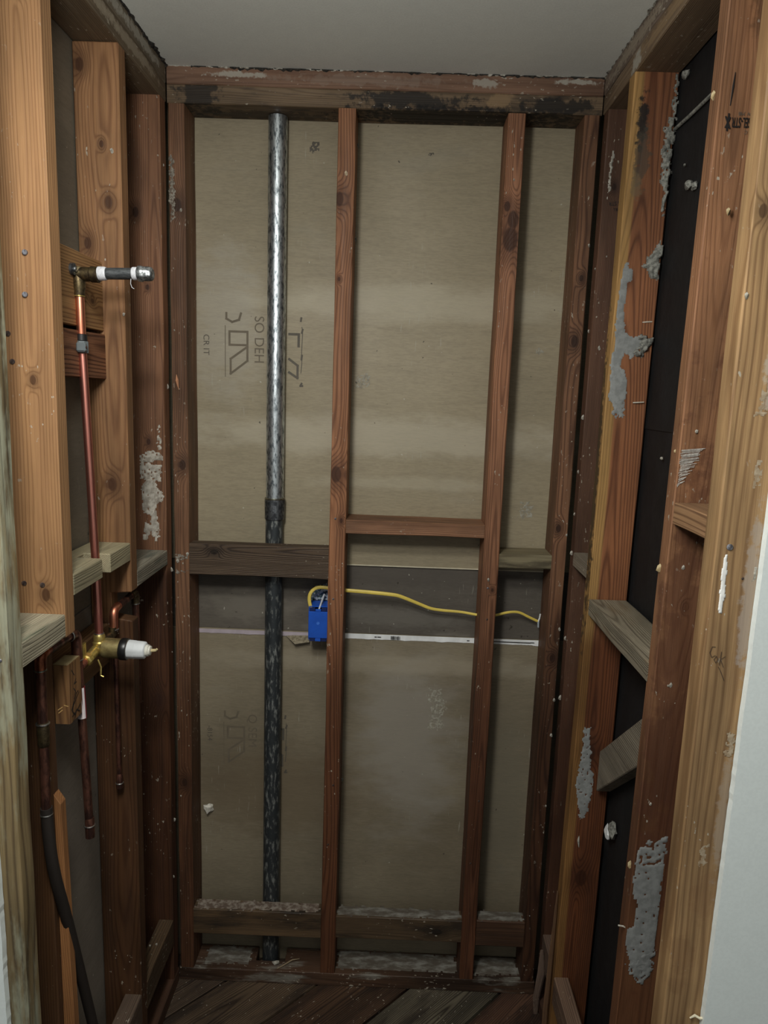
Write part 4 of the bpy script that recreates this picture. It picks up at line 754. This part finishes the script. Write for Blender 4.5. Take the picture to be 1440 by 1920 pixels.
pp('inlet_stub', [(-.600, 1.345, zv-.005), (-.601, 1.318, zv-.008)], .0085, copr)
auto(tobj('inlet_nut', lathe_bm((-.599, 1.352, zv-.004), (0, -1, -.1), [(0, .0125), (.006, .0135), (.013, .0125), (.015, .010)], 8), brass, sv))
pp('mounting_bracket', [(-.585, 1.365, zv-.012), (-.578, 1.362, zv-.026), (-.579, 1.362, zv-.044), (-.573, 1.362, zv-.047)], .0018, brass, seg=8)
pp('mounting_bracket', [(-.600, 1.335, 1.19), (-.600, 1.337, 1.15)], .003, brass, seg=6, flat=3)
# other outlet, far side: up, elbow, through the notch
pp('branch_pipe', [(-.597, 1.425, zv+.008), (-.597, 1.474, 1.160), (-.597, 1.474, 1.178)], .0085, bronze, .012)
pp('branch_pipe', [(-.596, 1.478, 1.170), (-.596, 1.478, 1.214), (-.596, 1.505, 1.216)], .0092, cop, .018)
ring((-.596, 1.478, 1.172), (0, 0, 1), .0105); 
pp('branch_pipe', [(-.596, 1.500, 1.2155), (-.590, 1.572, 1.222)], .0078, tarn)
pp('branch_pipe', [(-.590, 1.566, 1.2215), (-.5895, 1.592, 1.223), (-.5895, 1.592, 1.195)], .0092, bronze, .014)
pp('branch_pipe', [(-.5895, 1.592, 1.20), (-.5895, 1.592, .95)], .0078, tarn)
ring((-.5895, 1.592, 1.196), (0, 0, 1), .0098)
# thin capped stub below
pp('stub_pipe', [(-.600, 1.492, 1.135), (-.600, 1.494, .822)], .0052, tarn)
auto(tobj('pipe_cap', lathe_bm((-.600, 1.494, .787), (0, 0, 1), [(0, .006), (.001, .0075), (.030, .0075), (.036, .0055)], 20), tarn, sv)); ring((-.600, 1.494, .800), (0, 0, 1), .0092)
# near side: tee, pipe down with cap, cross pipe and left pipe
pp('supply_pipe', [(-.602, 1.312, 1.186), (-.592, 1.314, .822)], .0082, tarn)
auto(tobj('pipe_cap', lathe_bm((-.5912, 1.314, .785), (0, 0, 1), [(0, .006), (.001, .0092), (.040, .0094), (.044, .0085)], 20), tarn, sv)); ring((-.5917, 1.314, .812), (0, 0, 1), .0112)
pp('supply_elbow', [(-.603, 1.312, 1.165), (-.603, 1.312, 1.220), (-.605, 1.285, 1.222)], .0102, tarn, .018)
ring((-.603, 1.312, 1.166), (0, 0, 1), .0118); ring((-.605, 1.287, 1.222), (0, 1, 0), .0112)
pp('cross_pipe', [(-.605, 1.290, 1.222), (-.606, 1.200, 1.226)], .0082, tarn)
pp('supply_elbow', [(-.606, 1.205, 1.226), (-.6065, 1.178, 1.226), (-.607, 1.178, 1.196)], .0098, metal('warm_copper', (190, 118, 84), (80, 48, 38), 60, .3, .5, lo=.35, hi=.7), .016)
ring((-.607, 1.178, 1.198), (0, 0, 1), .0104, metal('green_solder', (150, 170, 158), (90, 104, 98), 100))
pp('supply_pipe', [(-.607, 1.178, 1.20), (-.6075, 1.178, 1.10)], .0085, tarn)
auto(tobj('pipe_coupling', lathe_bm((-.6075, 1.178, 1.055), (0, 0, 1), [(0, .0088), (.003, .0102), (.018, .0098), (.022, .0105), (.040, .0105), (.046, .009)], 20), bronze, sv)); ring((-.6075, 1.178, 1.098), (0, 0, 1), .0120)
pp('supply_pipe', [(-.6075, 1.178, 1.06), (-.6085, 1.178, .93)], .0085, tarn)
ring((-.6085, 1.178, .922), (0, 0, 1), .0112)
hose = pp('drain_hose', [(-.6085, 1.178, .935), (-.607, 1.180, .86), (-.604, 1.188, .79), (-.600, 1.215, .69), (-.598, 1.255, .54), (-.598, 1.30, .38), (-.598, 1.335, .25), (-.598, 1.36, .12)], .0105, plain('dark_hose', (42, 36, 32), .6), .05)
hose['label'] = 'dark hose curving down to the floor'
stk = auto(tobj('pipe_label', lathe_bm((-.5982, 1.3135, 1.045), (-.027, 0, 1), [(0, .0083), (.0003, .0089), (.0637, .0089), (.064, .0083)], 24), plain('white_sticker', (226, 216, 216), .4), sv)); stk['label'] = 'white sticker with a red border'
bm = bmesh.new()
z = 1.095
while z > 1.058:
    h = rnd.uniform(.0014, .0035); strokes_bm([[(0, z), (0, z-h)]], (-.5962, 1.3050, 0), (1, 0, 0), V, (.25, -1, 0), rnd.uniform(.0022, .0042), bm); z -= h+.0012
tobj('label_print', bm, plain('sticker_print', (70, 66, 74), .5), stk)
tobj('label_border', lathe_bm((-.5979, 1.3137, 1.0445), (-.027, 0, 1), [(0, .0083), (.0002, .0087), (.0648, .0087), (.065, .0083)], 24), plain('red_border', (122, 20, 34), .4), sv)
# grey pipe clamp on its own
gc = empty('pipe_clamp', (-.6045, 1.386, 1.765), label='grey plastic pipe clamp holding the copper riser to the dark board', cat='clamp')
gcm = plain('grey_clamp', (104, 112, 114), .45)
auto(tobj('clamp_ring', lathe_bm((-.6045, yr, 1.754), (0, 0, 1), [(0, .0098), (.001, .0125), (.022, .0125), (.023, .0098)], 8), gcm, gc))
tobj('clamp_flange', box(-.6085, -.590, yr-.020, yr-.008, 1.756, 1.774, .003), gcm, gc)
auto(tobj('clamp_screw', lathe_bm((-.5905, yr-.0145, 1.765), (1, -.2, 0), [(0, .003), (.0015, .003), (.002, .002)], 10), rust_m, gc))
auto(tobj('isolation_tape', lathe_bm((-.6045, yr, 1.777), (0, 0, 1), [(0, .0095), (.001, .0105), (.012, .0102), (.013, .0088)], 16), plain('black_tape', (24, 22, 22), .5), gc))

# ------------------------------------------------------------------ loose debris
chip = tag(tobj('debris_chip', rock_bm((-.292, 1.832, T+.006), (.010, .006, .005), 3, 2, .6), white_pl), 'pale plaster chip lying at the foot of the drain pipe', 'chip')
strip = tag(tobj('wood_sliver', tube_bm([(-.285, 1.813, T+.003), (-.27, 1.825, T+.004), (-.245, 1.845, T+.006), (-.225, 1.852, T+.004)], [.001, .0022, .002, .0008], seg=6), plain('pale_sliver', (150, 132, 104), .7)), 'curled pale wood sliver on the bottom plate beside the drain pipe', 'sliver')
bm = bmesh.new()
for i in range(45):
    x = rnd.uniform(-.55, .44); y = 1.80-abs(rnd.gauss(0, .07)); s = rnd.uniform(.0006, .0018)
    b_ = rock_bm((x, y, s*.6), (s, s, s*.7), i, 1, .5); me = bpy.data.meshes.new('t'); b_.to_mesh(me); b_.free(); bm.from_mesh(me); bpy.data.meshes.remove(me)
tag(flatobj('plaster_crumbs', bm, white_pl, None, False), 'scattered plaster crumbs on the diagonal floor boards', 'debris', kind='stuff')
